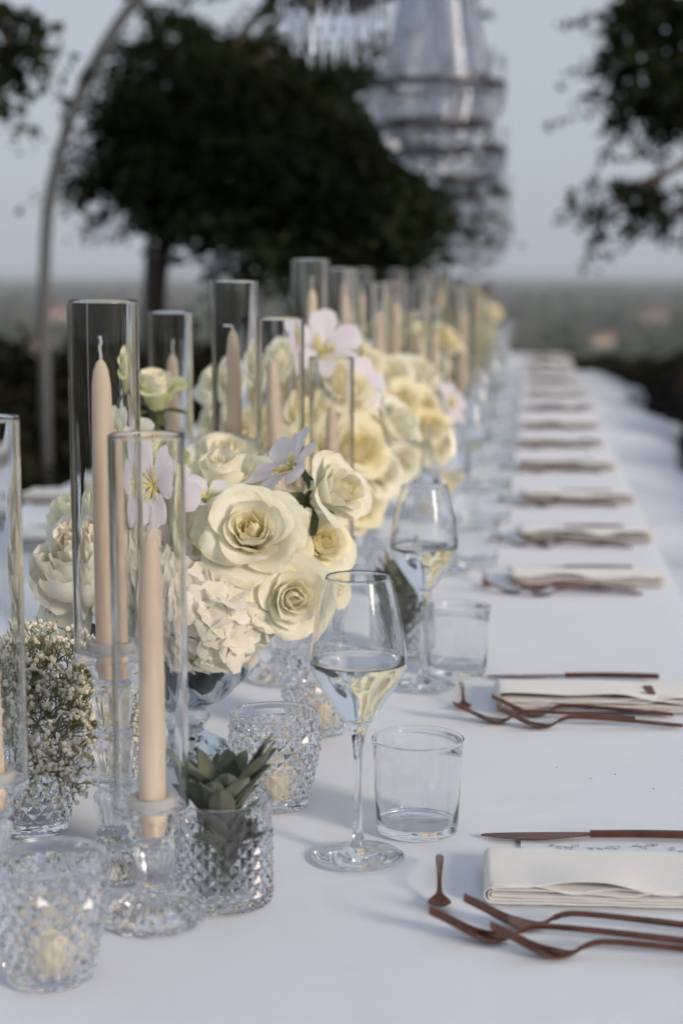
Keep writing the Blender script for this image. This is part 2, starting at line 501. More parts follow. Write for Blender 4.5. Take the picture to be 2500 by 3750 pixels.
right_blobs = [blob(*a) for a in (
    (1520, 110, 9.0, 120, 150), (1460, 60, 9.0, 80, 60), (1600, 250, 9.0, 110, 80), (1470, 250, 9.0, 65, 50), (1420, 440, 8.8, 90, 20), (1540, 460, 9.0, 90, 26),
    (1380, 500, 8.8, 28, 35), (1490, 510, 9.0, 28, 26), (1660, 470, 9.2, 90, 45), (1700, 150, 9.4, 150, 160), (1400, 190, 9.0, 30, 15))]
tree('dark tree reaching drooping branches in above the white billowing cloth', (2.25, 9.6, 0),
     [(2.25, 9.6, -0.1), (2.2, 9.6, 0.8), (2.0, 9.5, 1.5), (1.6, 9.4, 2.2), (1.3, 9.3, 2.7)], 0.11, right_blobs, 32, 0.056, 8, 0.3)
left_blobs = [blob(*a) for a in (
    (10, 30, 6.6, 50, 40), (70, 70, 6.6, 35, 35), (40, 130, 6.6, 22, 35), (-40, 80, 6.6, 60, 80), (-40, 240, 6.5, 35, 30), (-120, 100, 6.4, 90, 120))]
tree('tree with loose hanging leaf sprays beside the curved steel arch', (-2.9, 6.4, 0),
     [(-2.9, 6.4, -0.1), (-2.85, 6.4, 1.0), (-2.7, 6.4, 1.9), (-2.4, 6.5, 2.5)], 0.08, left_blobs, 22, 0.06, 21, 0.45)

def shrub(loc, s, seed, label):
    R = random.Random(seed)
    t = thing('shrub', label, 'shrub', loc, (0, 0, R.uniform(0, 6)), 'shrubs along the hill edge')
    bl = [(R.uniform(-.5, .5)*s, R.uniform(-.4, .4)*s, R.uniform(.3, .7)*s, R.uniform(.3, .5)*s, R.uniform(.3, .5)*s, R.uniform(.25, .42)*s) for _ in range(7)]
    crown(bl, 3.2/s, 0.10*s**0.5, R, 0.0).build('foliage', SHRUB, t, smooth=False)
    m = MB()
    for b in bl: m.add(*tube([(0, 0, 0), (b[0]*.6, b[1]*.6, b[2]*.5), b[:3]], [.03*s, .02*s, .008*s], 5))
    m.build('stem', BARK, t)
    t.scale = (1, 1, .42)
    return t
shr = shrub((-5.5, 15.5, 0), 1.0, 31, 'dark rounded shrub on the hilltop behind the tables')
R0 = random.Random(77)
for i, (x, y, s) in enumerate(((-4.2, 17.2, 1.0), (-6.4, 17.5, 1.0), (-3.2, 19, 1.05), (-2.0, 18.2, 1.1), (-7.0, 19.8, .95), (-4.8, 20.5, .9), (-0.9, 19.4, 1.0), (0.4, 18.0, 1.1), (1.4, 19.5, 1.0), (2.2, 16.8, 1.0), (-5.0, 14.0, 0.85), (-3.6, 13.0, 0.8), (3.2, 18.4, 1.1))):
    dup(shr, (x, y, ground_z(x, y)-.03), (0, 0, R0.uniform(0, 6)), scale=(s, s*R0.uniform(.9, 1.2), s*R0.uniform(.32, .45)))

# ------------------------------------------------------------------ arches and chandeliers
TCX = -0.42
def arch(y, label):
    t = thing('steel_arch', label, 'arch', (TCX, y, 0), group='steel arches over the table')
    pts = [(-1.69, 0, -0.05), (-1.69, 0, 0.7), (-1.68, 0, 1.25), (-1.63, 0, 1.65), (-1.47, 0, 2.08), (-1.22, 0, 2.44), (-0.88, 0, 2.80), (-0.5, 0, 3.1), (0, 0, 3.2)]
    pts = pts + [(0.12, 0, 3.19)]
    ob('tube', *tube(spline(pts, 6), 0.026, 14), STEEL, t)
    for s in (-1,):
        V, F = revolve([(0, 0), (0.11, 0), (0.11, 0.012), (0.04, 0.018), (0.026, 0.03)], 20)
        ob('foot_plate', V, F, STEEL, t, loc=(s*1.69, 0, 0.0))
    for q in (4, 7):
        ob('clamp', *tube([Vector(pts[q])-Vector((0.02, 0, 0.03)), Vector(pts[q])+Vector((0.02, 0, 0.03))], 0.034, 12), DARKMETAL, t)
for y, lab in ((7.3, 'curved grey steel tube arch carrying the large chandelier above the table'), (9.35, 'steel tube arch standing beside the tree trunk'), (11.4, 'steel tube arch beyond the far end of the table'), (13.45, 'farthest steel tube arch of the row')):
    arch(y, lab)

def bead_strand(path, br, n):
    m = MB(); P = spline(path, 12)
    Ls = [0]
    for i in range(1, len(P)): Ls.append(Ls[-1]+(P[i]-P[i-1]).length)
    for k in range(n):
        s = Ls[-1]*(k+0.5)/n
        i = max(j for j in range(len(Ls)) if Ls[j] <= s); i = min(i, len(P)-2)
        f = (s-Ls[i])/max(1e-6, Ls[i+1]-Ls[i]); c = P[i].lerp(P[i+1], f)
        V = [(c.x+br, c.y, c.z), (c.x-br, c.y, c.z), (c.x, c.y+br, c.z), (c.x, c.y-br, c.z), (c.x, c.y, c.z+br*1.15), (c.x, c.y, c.z-br*1.15)]
        m.add(V, [(0, 2, 4), (2, 1, 4), (1, 3, 4), (3, 0, 4), (2, 0, 5), (1, 2, 5), (3, 1, 5), (0, 3, 5)])
    return m
CUP_ME = mesh('candle_cup', *revolve([(0, 0), (0.02, 0.002), (0.026, 0.010), (0.022, 0.012), (0.011, 0.008), (0.011, 0.05), (0, 0.055)], 14), BEADGLASS)
def big_chandelier(loc, label):
    t = thing('chandelier', label, 'chandelier', loc, group='tiered bead chandeliers above the table')
    def tier(path, br, n, k, off):
        m = bead_strand(path, br, n); me = mesh('bead_strand', m.V, m.F, BEADGLASS, False)
        for q in range(k): link('bead_strand', me, t, rot=(0, 0, 2*PI*(q+off)/k))
    tier([(0.130, 0, 0.86), (0.142, 0, 0.62), (0.172, 0, 0.34), (0.238, 0, 0.03)], 0.0115, 40, 38, 0)
    tier([(0.116, 0, 0.86), (0.128, 0, 0.62), (0.156, 0, 0.34), (0.218, 0, 0.03)], 0.0115, 40, 34, .5)
    tier([(0.305, 0, -0.01), (0.30, 0, -0.07), (0.27, 0, -0.135), (0.235, 0, -0.165)], 0.0115, 8, 40, .5)
    tier([(0.280, 0, -0.01), (0.275, 0, -0.07), (0.25, 0, -0.125), (0.215, 0, -0.155)], 0.0115, 8, 36, 0)
    tier([(0.24, 0, -0.165), (0.235, 0, -0.20), (0.20, 0, -0.245), (0.165, 0, -0.262)], 0.0115, 6, 32, 0)
    tier([(0.165, 0, -0.265), (0.155, 0, -0.30), (0.10, 0, -0.335), (0.04, 0, -0.35)], 0.0115, 7, 22, .5)
    for (r, z) in ((0.312, 0.0), (0.25, -0.155), (0.172, -0.256)):
        ob('band', *revolve([(r-.022, z-.014), (r, z-.014), (r+.004, z), (r, z+.016), (r-.022, z+.016)], 48, True), DARKMETAL, t)
    ob('crown_ring', *revolve([(0.11, 0.85), (0.138, 0.85), (0.142, 0.875), (0.11, 0.88)], 32, True), DARKMETAL, t)
    ob('rod', *tube([(0, 0, -0.35), (0, 0, 3.17-loc[2])], 0.008, 8), DARKMETAL, t)
    ob('finial', *ball((0, 0, -0.38), 0.032, 8, 14), BEADGLASS, t)
    for k in range(8):
        a = 2*PI*k/8+0.2
        arm = ob('arm', *tube(spline([(0.23, 0, 0.05), (0.27, 0, 0.03), (0.30, 0, 0.05), (0.30, 0, 0.09)], 4), 0.005, 6), DARKMETAL, t)
        arm.rotation_euler = (0, 0, a)
        link('candle_cup', CUP_ME, arm, (0.30, 0, 0.09))
    t.scale = (.93, .93, 1)
    return t
ch = big_chandelier((TCX+.02, 7.3, 2.02), 'large tiered crystal bead chandelier hanging from the first curved arch')
for y, z, lab in ((9.35, 1.90, 'bead chandelier half hidden behind the tree, next after the largest one'), (11.4, 1.77, 'bead chandelier low behind the tree, third along the row'), (13.45, 1.60, 'farthest and lowest bead chandelier, its bottom just above the horizon')):
    c = dup(ch, (TCX, y, z), (0, 0, y), lab)
    for k in c.children:
        if k.name.startswith('rod'):
            k.data = mesh('rod', *tube([(0, 0, -0.35), (0, 0, 3.17-z)], 0.008, 8), DARKMETAL)

def prism_chandelier(loc, label):
    t = thing('prism_chandelier', label, 'chandelier', loc)
    for (r, z, n, L) in ((0.115, 0.10, 26, 0.10), (0.085, 0.085, 20, 0.11), (0.05, 0.07, 12, 0.12)):
        ob('ring', *revolve([(r-.005, z), (r+.005, z), (r+.005, z+.012), (r-.005, z+.012)], 32, True), DARKMETAL, t)
        w = 0.0055
        me = mesh('prism_drop', [(w, 0, -0.012), (0, w*.6, -0.012), (-w, 0, -0.012), (0, -w*.6, -0.012), (w*1.2, 0, -L*.75), (0, w*.8, -L*.75), (-w*1.2, 0, -L*.75), (0, -w*.8, -L*.75), (0, 0, -L), (0, 0, 0)],
                  [(0, 1, 5, 4), (1, 2, 6, 5), (2, 3, 7, 6), (3, 0, 4, 7), (4, 5, 8), (5, 6, 8), (6, 7, 8), (7, 4, 8), (1, 0, 9), (2, 1, 9), (3, 2, 9), (0, 3, 9)], BEADGLASS, False)
        for k in range(n):
            a = 2*PI*k/n
            link('prism_drop', me, t, (r*math.cos(a), r*math.sin(a), z), (0, 0, a))
    for k in range(6):
        a = 2*PI*k/6
        s = ob('arm', *tube(spline([(0.02, 0, 0.11), (0.09, 0, 0.085), (0.15, 0, 0.11), (0.16, 0, 0.15)], 4), 0.006, 6), DARKMETAL, t); s.rotation_euler = (0, 0, a)
        link('bobeche', mesh('bobeche', *revolve([(0, 0), (0.028, 0.004), (0.03, 0.008), (0, 0.006)], 16), BEADGLASS), s, (0.16, 0, 0.15))
        link('candle_bulb', mesh('candle_bulb', *ball((0, 0, 0), 0.011, 6, 10, 1.8), BULB), s, (0.16, 0, 0.18))
    ob('rod', *tube([(0, 0, 0.08), (0, 0, 1.6)], 0.007, 8), DARKMETAL, t)
    return t
prism_chandelier((-0.43, 3.75, 1.735), 'small dark chandelier fringed with long crystal prism drops')

# ------------------------------------------------------------------ table and cloth
TX0, TX1, TY0, TY1 = -1.09, 0.24, 0.35, 10.65
def build_table():
    t = thing('table', 'long banquet table hidden under the white cloth', 'table', (0, 0, 0))
    V, F = box(TX0+.02, TX1-.02, TY0+.02, TY1-.02, TZ-.045, TZ-.012); ob('tabletop', V, F, BARK, t, False)
    for y in [0.6+i*2.0 for i in range(6)]:
        for x in (TX0+.14, TX1-.14):
            V, F = box(x-.03, x+.03, y-.03, y+.03, 0, TZ-.046); ob('leg', V, F, BARK, t, False)
build_table()
def build_cloth():
    ys = [TY0+(TY1-TY0)*j/640 for j in range(641)]
    V = []; F = []
    prof_n = None
    for y in ys:
        row = []
        # left drop
        def wave(q): return 0.5+0.5*math.sin(y*q)
        lf = 0.05+0.035*math.sin(y*7.1)+0.02*math.sin(y*17.3+1)
        row.append((TX0-lf*1.1, 0.30)); row.append((TX0-lf*0.8, 0.5)); row.append((TX0-lf*0.4, 0.64)); row.append((TX0-0.012, TZ-0.02)); row.append((TX0-0.003, TZ-0.004))
        nx = 46
        for i in range(nx+1):
            x = lerp(TX0+0.008, TX1-0.008, i/nx)
            z = TZ - 0.0011 + 0.0010*nz(x*5, y*5) + 0.0005*nz(x*14, y*9, 4)
            for yc in (0.72, 1.56, 2.38, 3.2, 4.1, 5.0): z += 0.0011*math.exp(-((y-yc-.01*nz(x*3, yc))/.016)**2)
            z += 0.0009*math.exp(-((x+.07-.006*nz(y*2, 7))/.03)**2)
            row.append((x, z))
        # right side: lifted and billowing
        w = 0.295+0.05*math.sin(y*2.7+0.6)+0.035*math.sin(y*5.9+2)+0.02*nz(y*2.0, 5)
        fold = 0.030*math.sin(y*9.7+1.2+.6*math.sin(y*3.1))+0.012*math.sin(y*19.1+.3)+0.03*nz(y*5, 8)
        sag = 0.085+0.025*math.sin(y*3.9)
        row.append((TX1+0.003, TZ-0.004)); row.append((TX1+0.009, TZ-0.022)); row.append((TX1+0.014, TZ-0.060)); row.append((TX1+0.024, TZ-0.092+fold*0.15))
        for q in range(1, 11):
            s = q/10
            xx = TX1+0.024+w*s
            zz = TZ-0.096-sag*.75*(s**1.3)+fold*math.sin(min(1, s*1.15)*PI*0.75)+0.012*nz(xx*9, y*4, 2)*s
            row.append((xx, zz))
        for q, (dx, dz) in enumerate(((0.02, 0.03), (0.025, 0.10), (0.02+fold*.6, 0.22), (0.01+fold, 0.36))):
            row.append((TX1+0.024+w+dx, TZ-0.096-sag*.75-dz+fold*0.5))
        prof_n = len(row)
        V += [(x, y, z) for x, z in row]
    for j in range(len(ys)-1):
        for i in range(prof_n-1):
            a = j*prof_n+i
            F.append((a, a+1, a+prof_n+1, a+prof_n))
    # far end drop
    base = (len(ys)-1)*prof_n
    ring = [base+i for i in range(prof_n)]
    prev = ring
    for k, (dy, dz) in enumerate(((0.012, 0.012), (0.03, 0.2), (0.06, 0.45))):
        cur = []
        for i in ring:
            v = V[i]; cur.append(len(V)); V.append((v[0], v[1]+dy+0.02*math.sin(v[0]*14)*k, max(v[2]-dz, 0.25)))
        for i in range(prof_n-1): F.append((prev[i], prev[i+1], cur[i+1], cur[i]))
        prev = cur
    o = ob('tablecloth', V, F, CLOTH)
    tag(o, 'plain white cloth over the long table, its side billowing out towards the chairs', 'tablecloth')
build_cloth()

# ------------------------------------------------------------------ chairs
def make_chair(loc, rz, label, group):
    t = thing('wicker_chair', label, 'chair', loc, (0, 0, rz), group)
    # curved back shell, open towards +X (the table)
    def shell(r, z0, zf):
        V = []; n = 26; rows = 7
        for k in range(rows):
            for j in range(n):
                a = lerp(rad(62), rad(298), j/(n-1)); back = 0.5-0.5*math.cos((j/(n-1))*2*PI)
                top = lerp(0.57, 0.93, smooth01(back*1.25))
                z = lerp(z0, top, k/(rows-1)); rr = r+0.05*(k/(rows-1))**2
                V.append((rr*math.cos(a), rr*1.02*math.sin(a), z))
        return V, n, rows
    Vo, n, rows = shell(0.30, 0.40, 0); Vi, _, _ = shell(0.265, 0.40, 0)
    V = Vo+Vi; o2 = len(Vo); F = []
    for k in range(rows-1):
        for j in range(n-1):
            a = k*n+j
            F.append((a, a+1, a+n+1, a+n)); F.append((o2+a, o2+a+n, o2+a+n+1, o2+a+1))
    for j in range(n-1):
        a = (rows-1)*n+j; F.append((a, a+1, o2+a+1, o2+a)); F.append((j, o2+j, o2+j+1, j+1))
    for k in range(rows-1):
        a = k*n; F.append((a, a+n, o2+a+n, o2+a)); b = k*n+n-1; F.append((b, o2+b, o2+b+n, b+n))
    back_o = ob('backrest', V, F, WICKER, t)
    ob('seat', *revolve([(0, 0.36), (0.25, 0.36), (0.28, 0.38), (0.285, 0.42), (0.26, 0.45), (0, 0.46)], 28), WICKER, t)
    for a in (0.7, 2.4, 3.9, 5.6):
        ob('leg', *tube([(0.25*math.cos(a), 0.25*math.sin(a), 0.38), (0.28*math.cos(a), 0.28*math.sin(a), 0)], [0.02, 0.015], 8), WICKER, t)
    rim = [V[(rows-1)*n+j] for j in range(n)]
    ob('rim', *tube([(p[0]*.95, p[1]*.95, p[2]+.004) for p in rim], 0.024, 8), WICKER, back_o)
    return t
cr = make_chair((0.78, 6.7, 0), PI, 'dark brown wicker tub chair beside the billowing side of the cloth', 'wicker chairs along the billowing side')
for y in (1.05, 1.75, 2.4, 3.0, 3.6, 4.25, 4.9, 5.5, 6.1, 7.45, 8.2, 9.0, 9.8):
    dup(cr, (0.78+RND.uniform(-.03, .05), y, 0), (0, 0, PI+RND.uniform(-.15, .15)))
for (x, y, k) in ((-2.55, 6.6, .80), (-2.2, 7.6, .82), (-3.0, 8.2, .9), (-1.95, 8.6, .85), (-2.6, 9.6, .95), (-1.75, 10.2, .9), (-3.4, 10.4, 1.0), (-1.2, 11.6, .95), (-2.3, 11.2, 1.0), (-0.6, 12.2, .9)):
    dup(shr, (x, y, -.02), (0, 0, x*7+y), 'dark dense shrub close behind the flower side of the table', 'shrubs behind the table', (k*.9, k*.9, k*.80))

# ------------------------------------------------------------------ glassware
def shellprof(outer, inner):
    """closed solid of revolution: outer from axis bottom up to rim, inner from rim down to axis"""
    return outer + inner
def wine_profile():
    outer = [(0, 0), (0.030, 0.0002), (0.0385, 0.0006), (0.040, 0.0016), (0.0385, 0.0026), (0.030, 0.0038), (0.016, 0.0066), (0.0075, 0.0105), (0.0048, 0.016), (0.0040, 0.026)]
    mid = spline([(0.0040, 0, 0.026), (0.0033, 0, 0.045), (0.0032, 0, 0.070), (0.0042, 0, 0.095), (0.0066, 0, 0.110), (0.0105, 0, 0.119), (0.0190, 0, 0.131), (0.0300, 0, 0.148), (0.0378, 0, 0.1605), (0.0408, 0, 0.1700), (0.0404, 0, 0.182), (0.0375, 0, 0.203), (0.0326, 0, 0.226), (0.0278, 0, 0.2455)], 5)
    outer += [(p.x, p.z) for p in mid[1:]]
    rim = [(0.0273, 0.2462), (0.0268, 0.2455)]
    ins = spline([(0.0268, 0, 0.2455), (0.0316, 0, 0.226), (0.0365, 0, 0.203), (0.0394, 0, 0.182), (0.0397, 0, 0.1705), (0.0366, 0, 0.1615), (0.0286, 0, 0.1495), (0.0170, 0, 0.1330), (0.0075, 0, 0.1235), (0.0, 0, 0.1205)], 5)
    return outer+rim+[(max(p.x, 0), p.z) for p in ins[1:]]
WINE_ME = mesh('glass', *revolve(wine_profile(), 72), GLASS)
wl_ = [(0, 0.1200), (0.0078, 0.1231), (0.0174, 0.1326), (0.0290, 0.1492), (0.0370, 0.1613), (0.0400, 0.1695), (0.0402, 0.1735), (0.0394, 0.1725), (0.037, 0.1720), (0.02, 0.1718), (0, 0.1718)]
WATER_ME = mesh('water', *revolve(wl_, 72), WATER)
def wine_glass(x, y, label, wlabel, group=None, water=True, rz=0.0):
    o = tag(link('wine_glass', WINE_ME, None, (x, y, TZ+0.0006), (0, 0, rz)), label, 'wine glass', group)
    if water:
        tag(link('water', WATER_ME, None, (x, y, TZ+0.0006), (0, 0, rz)), wlabel, 'water', group and 'water in the '+group)
    return o
TUMB_ME = mesh('glass', *revolve(
    [(0, 0.0015), (0.030, 0.0008), (0.034, 0.0003), (0.0362, 0.0016), (0.0368, 0.006), (0.0380, 0.03), (0.0395, 0.06), (0.0408, 0.0825), (0.0415, 0.0845), (0.0415, 0.0858), (0.0408, 0.0866), (0.0401, 0.0862), (0.0397, 0.0848), (0.0395, 0.0825),
     (0.0384, 0.06), (0.0369, 0.03), (0.0357, 0.0125), (0.0345, 0.0098), (0.028, 0.0088), (0.012, 0.0078), (0, 0.0076)], 72), GLASS)
def tumbler(x, y, label, group=None):
    return tag(link('tumbler', TUMB_ME, None, (x, y, TZ+0.0006)), label, 'tumbler', group)

def cut_glass(height, rfun, z0, z1, cols, rows, bump, wall, floor, rim_r, base_pattern=True):
    """diamond-cut outer wall: a lattice of four-sided pyramids between z0 and z1"""
    V = []; F = []
    n = 2*cols
    def ring(rf, z, fac=None):
        s = len(V)
        for a in range(n):
            th = 2*PI*a/n; r = rf if fac is None else rf+fac(a)
            V.append((r*math.cos(th), r*math.sin(th), z))
        return s
    rings = []
    V.append((0, 0, 0.002)); pole = 0
    rings.append(ring(rfun(0)*0.55, 0.0012)); rings.append(ring(rfun(0)*0.9, 0.0)); rings.append(ring(rfun(0)-0.0005, 0.0014))
    rings.append(ring(rfun(z0)-bump*0.3, z0-0.0012))
    lat0 = len(rings)
    for b in range(rows+1):
        z = lerp(z0, z1, b/rows)
        rings.append(ring(rfun(z), z, (lambda a, b=b: bump if (a+b) % 2 == 0 else -bump*0.25)))
    lat1 = len(rings)-1
    rings.append(ring(rfun(z1)+0.0002, z1+0.0018))
    zt = height
    for z, dr in ((lerp(z1, zt, .5), 0.0004), (zt-0.0012, 0.0), (zt-0.0002, -0.0008)):
        rings.append(ring(rfun(z)+dr, z))
    for z, dr in ((zt, -wall*.5), (zt-0.0006, -wall+0.0005), (zt-0.002, -wall), (lerp(floor, zt, .66), -wall), (lerp(floor, zt, .33), -wall), (floor+0.006, -wall), (floor+0.0015, -wall-0.002), (floor, -wall-0.007)):
        rings.append(ring(rfun(z)+dr, z))
    for a in range(n): F.append((pole, rings[0]+(a+1) % n, rings[0]+a))
    for k in range(len(rings)-1):
        A, B = rings[k], rings[k+1]
        for a in range(n):
            a2 = (a+1) % n
            if lat0 <= k < lat1:
                b = k-lat0
                if (a+b) % 2 == 0:   # apexes at (a,b),(a+1,b+1): split along the valley (a+1,b)-(a,b+1)
                    F.append((A+a, A+a2, B+a)); F.append((A+a2, B+a2, B+a))
                else:
                    F.append((A+a, A+a2, B+a2)); F.append((A+a, B+a2, B+a))
            else:
                F.append((A+a, A+a2, B+a2, B+a))
    top = len(V); V.append((0, 0, floor-0.0004))
    for a in range(n): F.append((rings[-1]+a, rings[-1]+(a+1) % n, top))
    return mesh('glass', V, F, CRYSTAL, False)
def votive_r(z):
    t = z/0.090
    return lerp(0.0315, 0.0425, smooth01(t*1.35)) if t < 0.74 else 0.0425
VOTIVE_ME = cut_glass(0.0905, votive_r, 0.010, 0.0765, 17, 9, 0.0023, 0.0040, 0.009, 0.04)
def vase_r(z): return 0.0385
VASE_ME = cut_glass(0.086, vase_r, 0.006, 0.059, 20, 9, 0.0018, 0.0030, 0.008, 0.038)
TEA_ME = mesh('wax', *revolve([(0, 0), (0.0185, 0), (0.0192, 0.001), (0.0192, 0.028), (0.018, 0.0295), (0.010, 0.0285), (0, 0.028)], 32), TEAWAX)
TEAWICK_ME = mesh('wick', *tube([(0, 0, 0.027), (0.0005, 0, 0.033), (0.002, 0, 0.038)], 0.0008, 6), WICK)
def votive(x, y, label, clabel=None, group=None, rz=0.0):
    o = tag(link('votive_glass', VOTIVE_ME, None, (x, y, TZ+0.0006), (0, 0, rz)), label, 'votive glass', group)
    if clabel:
        t = thing('tealight', clabel, 'tealight', (x+.002, y-.003, TZ+0.0103), group=group and 'tealights in the '+group)
        link('wax', TEA_ME, t); link('wick', TEAWICK_ME, t)
    return o

# ------------------------------------------------------------------ candle holders, candles, glass cylinders
def flute(k0, k1, n, amp):
    def f(k, a, r, z):
        if k0 <= k <= k1: return r*(1+amp*(0.5*math.cos(a*n)+0.5*abs(math.cos(a*n/2))-0.3)), z
        return r, z
    return f
def holder_mesh(h):
    """pressed crystal holder of total height h; socket at top"""
    base = [(0, 0.003), (0.026, 0.0015), (0.036, 0.0), (0.0385, 0.001), (0.0395, 0.0035), (0.0385, 0.0065), (0.0300, 0.012), (0.0215, 0.018), (0.0145, 0.0245), (0.0112, 0.030)]
    kb = len(base)
    stem = []
    z = 0.031
    ztop = h-0.030
    nseg = max(1, round((ztop-z)/0.05))
    seg = (ztop-z)/nseg
    for i in range(nseg):
        q = z+i*seg
        stem += [(0.0130, q+0.0012), (0.0142, q+0.0035), (0.0124, q+0.006), (0.0100, q+0.009), (0.0118, q+seg*.42), (0.0142, q+seg*.68), (0.0146, q+seg*.84), (0.0115, q+seg*.93), (0.0098, q+seg*.97)]
    t = ztop
    cup = [(0.0140, t+0.001), (0.0155, t+0.004), (0.0138, t+0.0065), (0.0152, t+0.012), (0.0185, t+0.018), (0.0230, t+0.0225), (0.0282, t+0.0245), (0.0290, t+0.0262), (0.0290, t+0.0288), (0.0282, t+0.030), (0.0128, t+0.030), (0.0120, t+0.0292), (0.0116, t+0.008), (0.0100, t+0.0065), (0, t+0.006)]
    prof = base+stem+cup
    k1 = len(base)+len(stem)
    def mod(k, a, r, z):
        if 3 <= k < kb: return r*(1+0.045*math.cos(a*12)), z+0.0012*math.cos(a*12)*(1 if k > 4 else 0)
        if kb <= k < k1:
            m = (k-kb) % 9
            if 3 <= m <= 6: return r*(1+0.055*math.cos(a*12)), z
        if k1+3 <= k <= k1+5: return r*(1+0.04*math.cos(a*12)), z
        return r, z
    return mesh('crystal', *revolve(prof, 96, False, mod), CRYSTAL)
RING_ME = mesh('wax_ring', *revolve([(0.0122, 0.0), (0.0180, 0.0), (0.0188, 0.0015), (0.0188, 0.0062), (0.0180, 0.0075), (0.0122, 0.0072)], 40, True), RINGM)
CYL_ME = mesh('glass', *revolve([(0.0265, 0.003), (0.0266, 0.0005), (0.0271, 0.0), (0.0282, 0.0), (0.0287, 0.0005), (0.0287, 0.003), (0.0287, 0.284), (0.0286, 0.2864), (0.0281, 0.287), (0.0271, 0.287), (0.0266, 0.2864), (0.0265, 0.284)], 80, True), GLASS)
HOLD = {}
def candle_mesh(L):
    prof = [(0, 0), (0.0102, 0), (0.0106, 0.002), (0.0104, L*.25), (0.0099, L*.5), (0.0090, L*.75), (0.0078, L*.92), (0.0072, L-0.016), (0.0062, L-0.009), (0.0040, L-0.003), (0.0016, L), (0, L+0.0002)]
    return mesh('wax', *revolve(prof, 40), WAX)
CANDLES = {}
WICKS = {
    's': mesh('wick', *tube(spline([(0, 0, -0.004), (0.0003, 0, 0.004), (-0.0006, 0, 0.010), (0.0008, 0.0003, 0.014), (-0.0002, 0, 0.019)], 4), [0.0014, 0.0014]+[0.0012]*13+[0.0015, 0.0013], 8), WICK),
    'b': mesh('wick', *tube(spline([(0, 0, -0.004), (-0.0004, 0, 0.003), (-0.003, 0, 0.0055), (-0.008, 0, 0.0052), (-0.011, 0, 0.0062)], 4), 0.0012, 8), WICK)}
def candle_set(x, y, h, L=0.245, wick='s', lab='', group=None, tilt=(0, 0), cyl=True, hint=''):
    hk = round(h, 3)
    if hk not in HOLD: HOLD[hk] = holder_mesh(h)
    t = thing('candle_holder', 'crystal candle holder '+lab, 'candle holder', (x, y, TZ+0.0006), (0, 0, RND.uniform(0, 6)), group and 'crystal holders '+group)
    link('crystal', HOLD[hk], t); link('wax_ring', RING_ME, t, (0, 0, h+0.0003))
    if L not in CANDLES: CANDLES[L] = candle_mesh(L)
    c = thing('taper_candle', 'unlit cream taper candle '+(hint or lab), 'candle', (x, y, TZ+h-0.0225), (tilt[0]+RND.uniform(-.008, .008), tilt[1]+RND.uniform(-.012, .012), 0), group and 'taper candles '+group)
    link('wax', CANDLES[L], c); link('wick', WICKS[wick], c, (0, 0, L), (0, 0, RND.uniform(-.4, .4)))
    if cyl:
        tag(link('glass_cylinder', CYL_ME, None, (x, y, TZ+h+0.0012), (0, 0, RND.uniform(0, 6))), 'tall clear glass cylinder '+lab, 'glass cylinder', group and 'glass cylinders '+group)

# ------------------------------------------------------------------ flowers
def petal(phi0, half, R0, Z0, L, a0, a1, curl, seed, spiral=0.0, tip=0.28, nu=9, nv=8, ruff=0.05, base_w=0.45, ck=0.72):
    """one petal as a patch wrapped round the flower's axis; a0/a1 lean from the axis at base and lip, curl rolls the lip outward"""
    V = []; F = []
    for i in range(nv):
        for j in range(nu):
            u = -1+2*j/(nu-1)
            v = i/(nv-1)*(1-tip*abs(u)**2.6)
            v += ruff*0.6*nz(u*2.2+seed, seed*1.7, v)*v
            S = 8; r = R0; z = Z0; ds = v*L/S
            for q in range(S):
                vv = v*(q+.5)/S
                a = a0+(a1-a0)*vv**0.85+curl*smooth01((vv-ck)/(1-ck))*(1+0.5*abs(u))
                r += math.sin(a)*ds; z += math.cos(a)*ds
            wd = base_w+(1-base_w)*math.sin(min(1.0, v/0.62)*PI/2)
            ph = phi0+u*half*wd
            r += spiral*u*L*0.25
            rf = ruff*L*(nz(u*1.7+seed*3.1, v*2+seed)+0.6*nz(u*4+seed, v*5, seed*2))*v
            r = max(0.0006, r+rf)
            z += ruff*L*0.7*nz(u*2.4-seed, v*2.2, seed*5)*v
            V.append((r*math.cos(ph), r*math.sin(ph), z))
    for i in range(nv-1):
        for j in range(nu-1):
            a = i*nu+j
            F.append((a, a+1, a+nu+1, a+nu))
    return V, F
def orient(d, roll=0.0):
    q = Vector(d).normalized().to_track_quat('Z', 'Y')
    return (q @ Matrix.Rotation(roll, 3, 'Z').to_quaternion()).to_euler()
def rose_petals(R, N, seed, openness=1.0, lush=0.05, nu=9, nv=8):
    out = []
    g = 2.399963
    rr = random.Random(seed)
    for i in range(N):
        t = i/(N-1)
        half = lerp(2.0, 1.02, min(1, t*1.35))*rr.uniform(.9, 1.1)
        R0 = R*lerp(0.02, 0.10, t)
        L = R*lerp(0.80, 1.10, t)*(rr.uniform(.95, 1.05) if t < .6 else rr.uniform(.86, 1.10))
        a0 = lerp(rad(30), rad(50), t)*openness*(1 if t > .3 else 1/openness)
        a1 = (lerp(rad(-34), rad(-4), t/.3) if t < .3 else lerp(rad(-4), rad(64), ((t-.3)/.7)**1.25)*openness)
        a1 += rr.uniform(-.07, .07)+rr.uniform(-.22, .30)*smooth01((t-.6)/.4)
        curl = lerp(0.12, 1.15, smooth01((t-.25)/.6))*rr.uniform(.35, 1.25)
        Z0 = -R*0.30*t+R*rr.uniform(-.07, .07)
        out.append((t, petal(i*g+rr.uniform(-.25, .25), half, R0+R*0.16*t, Z0, L, a0, a1, curl, seed*0.37+i*1.3+rr.uniform(0, 9), spiral=lerp(0.20, 0.03, t), tip=lerp(.18, .30, t), ruff=lush, nu=nu, nv=nv, ck=lerp(.74, .60, t))))
    return out
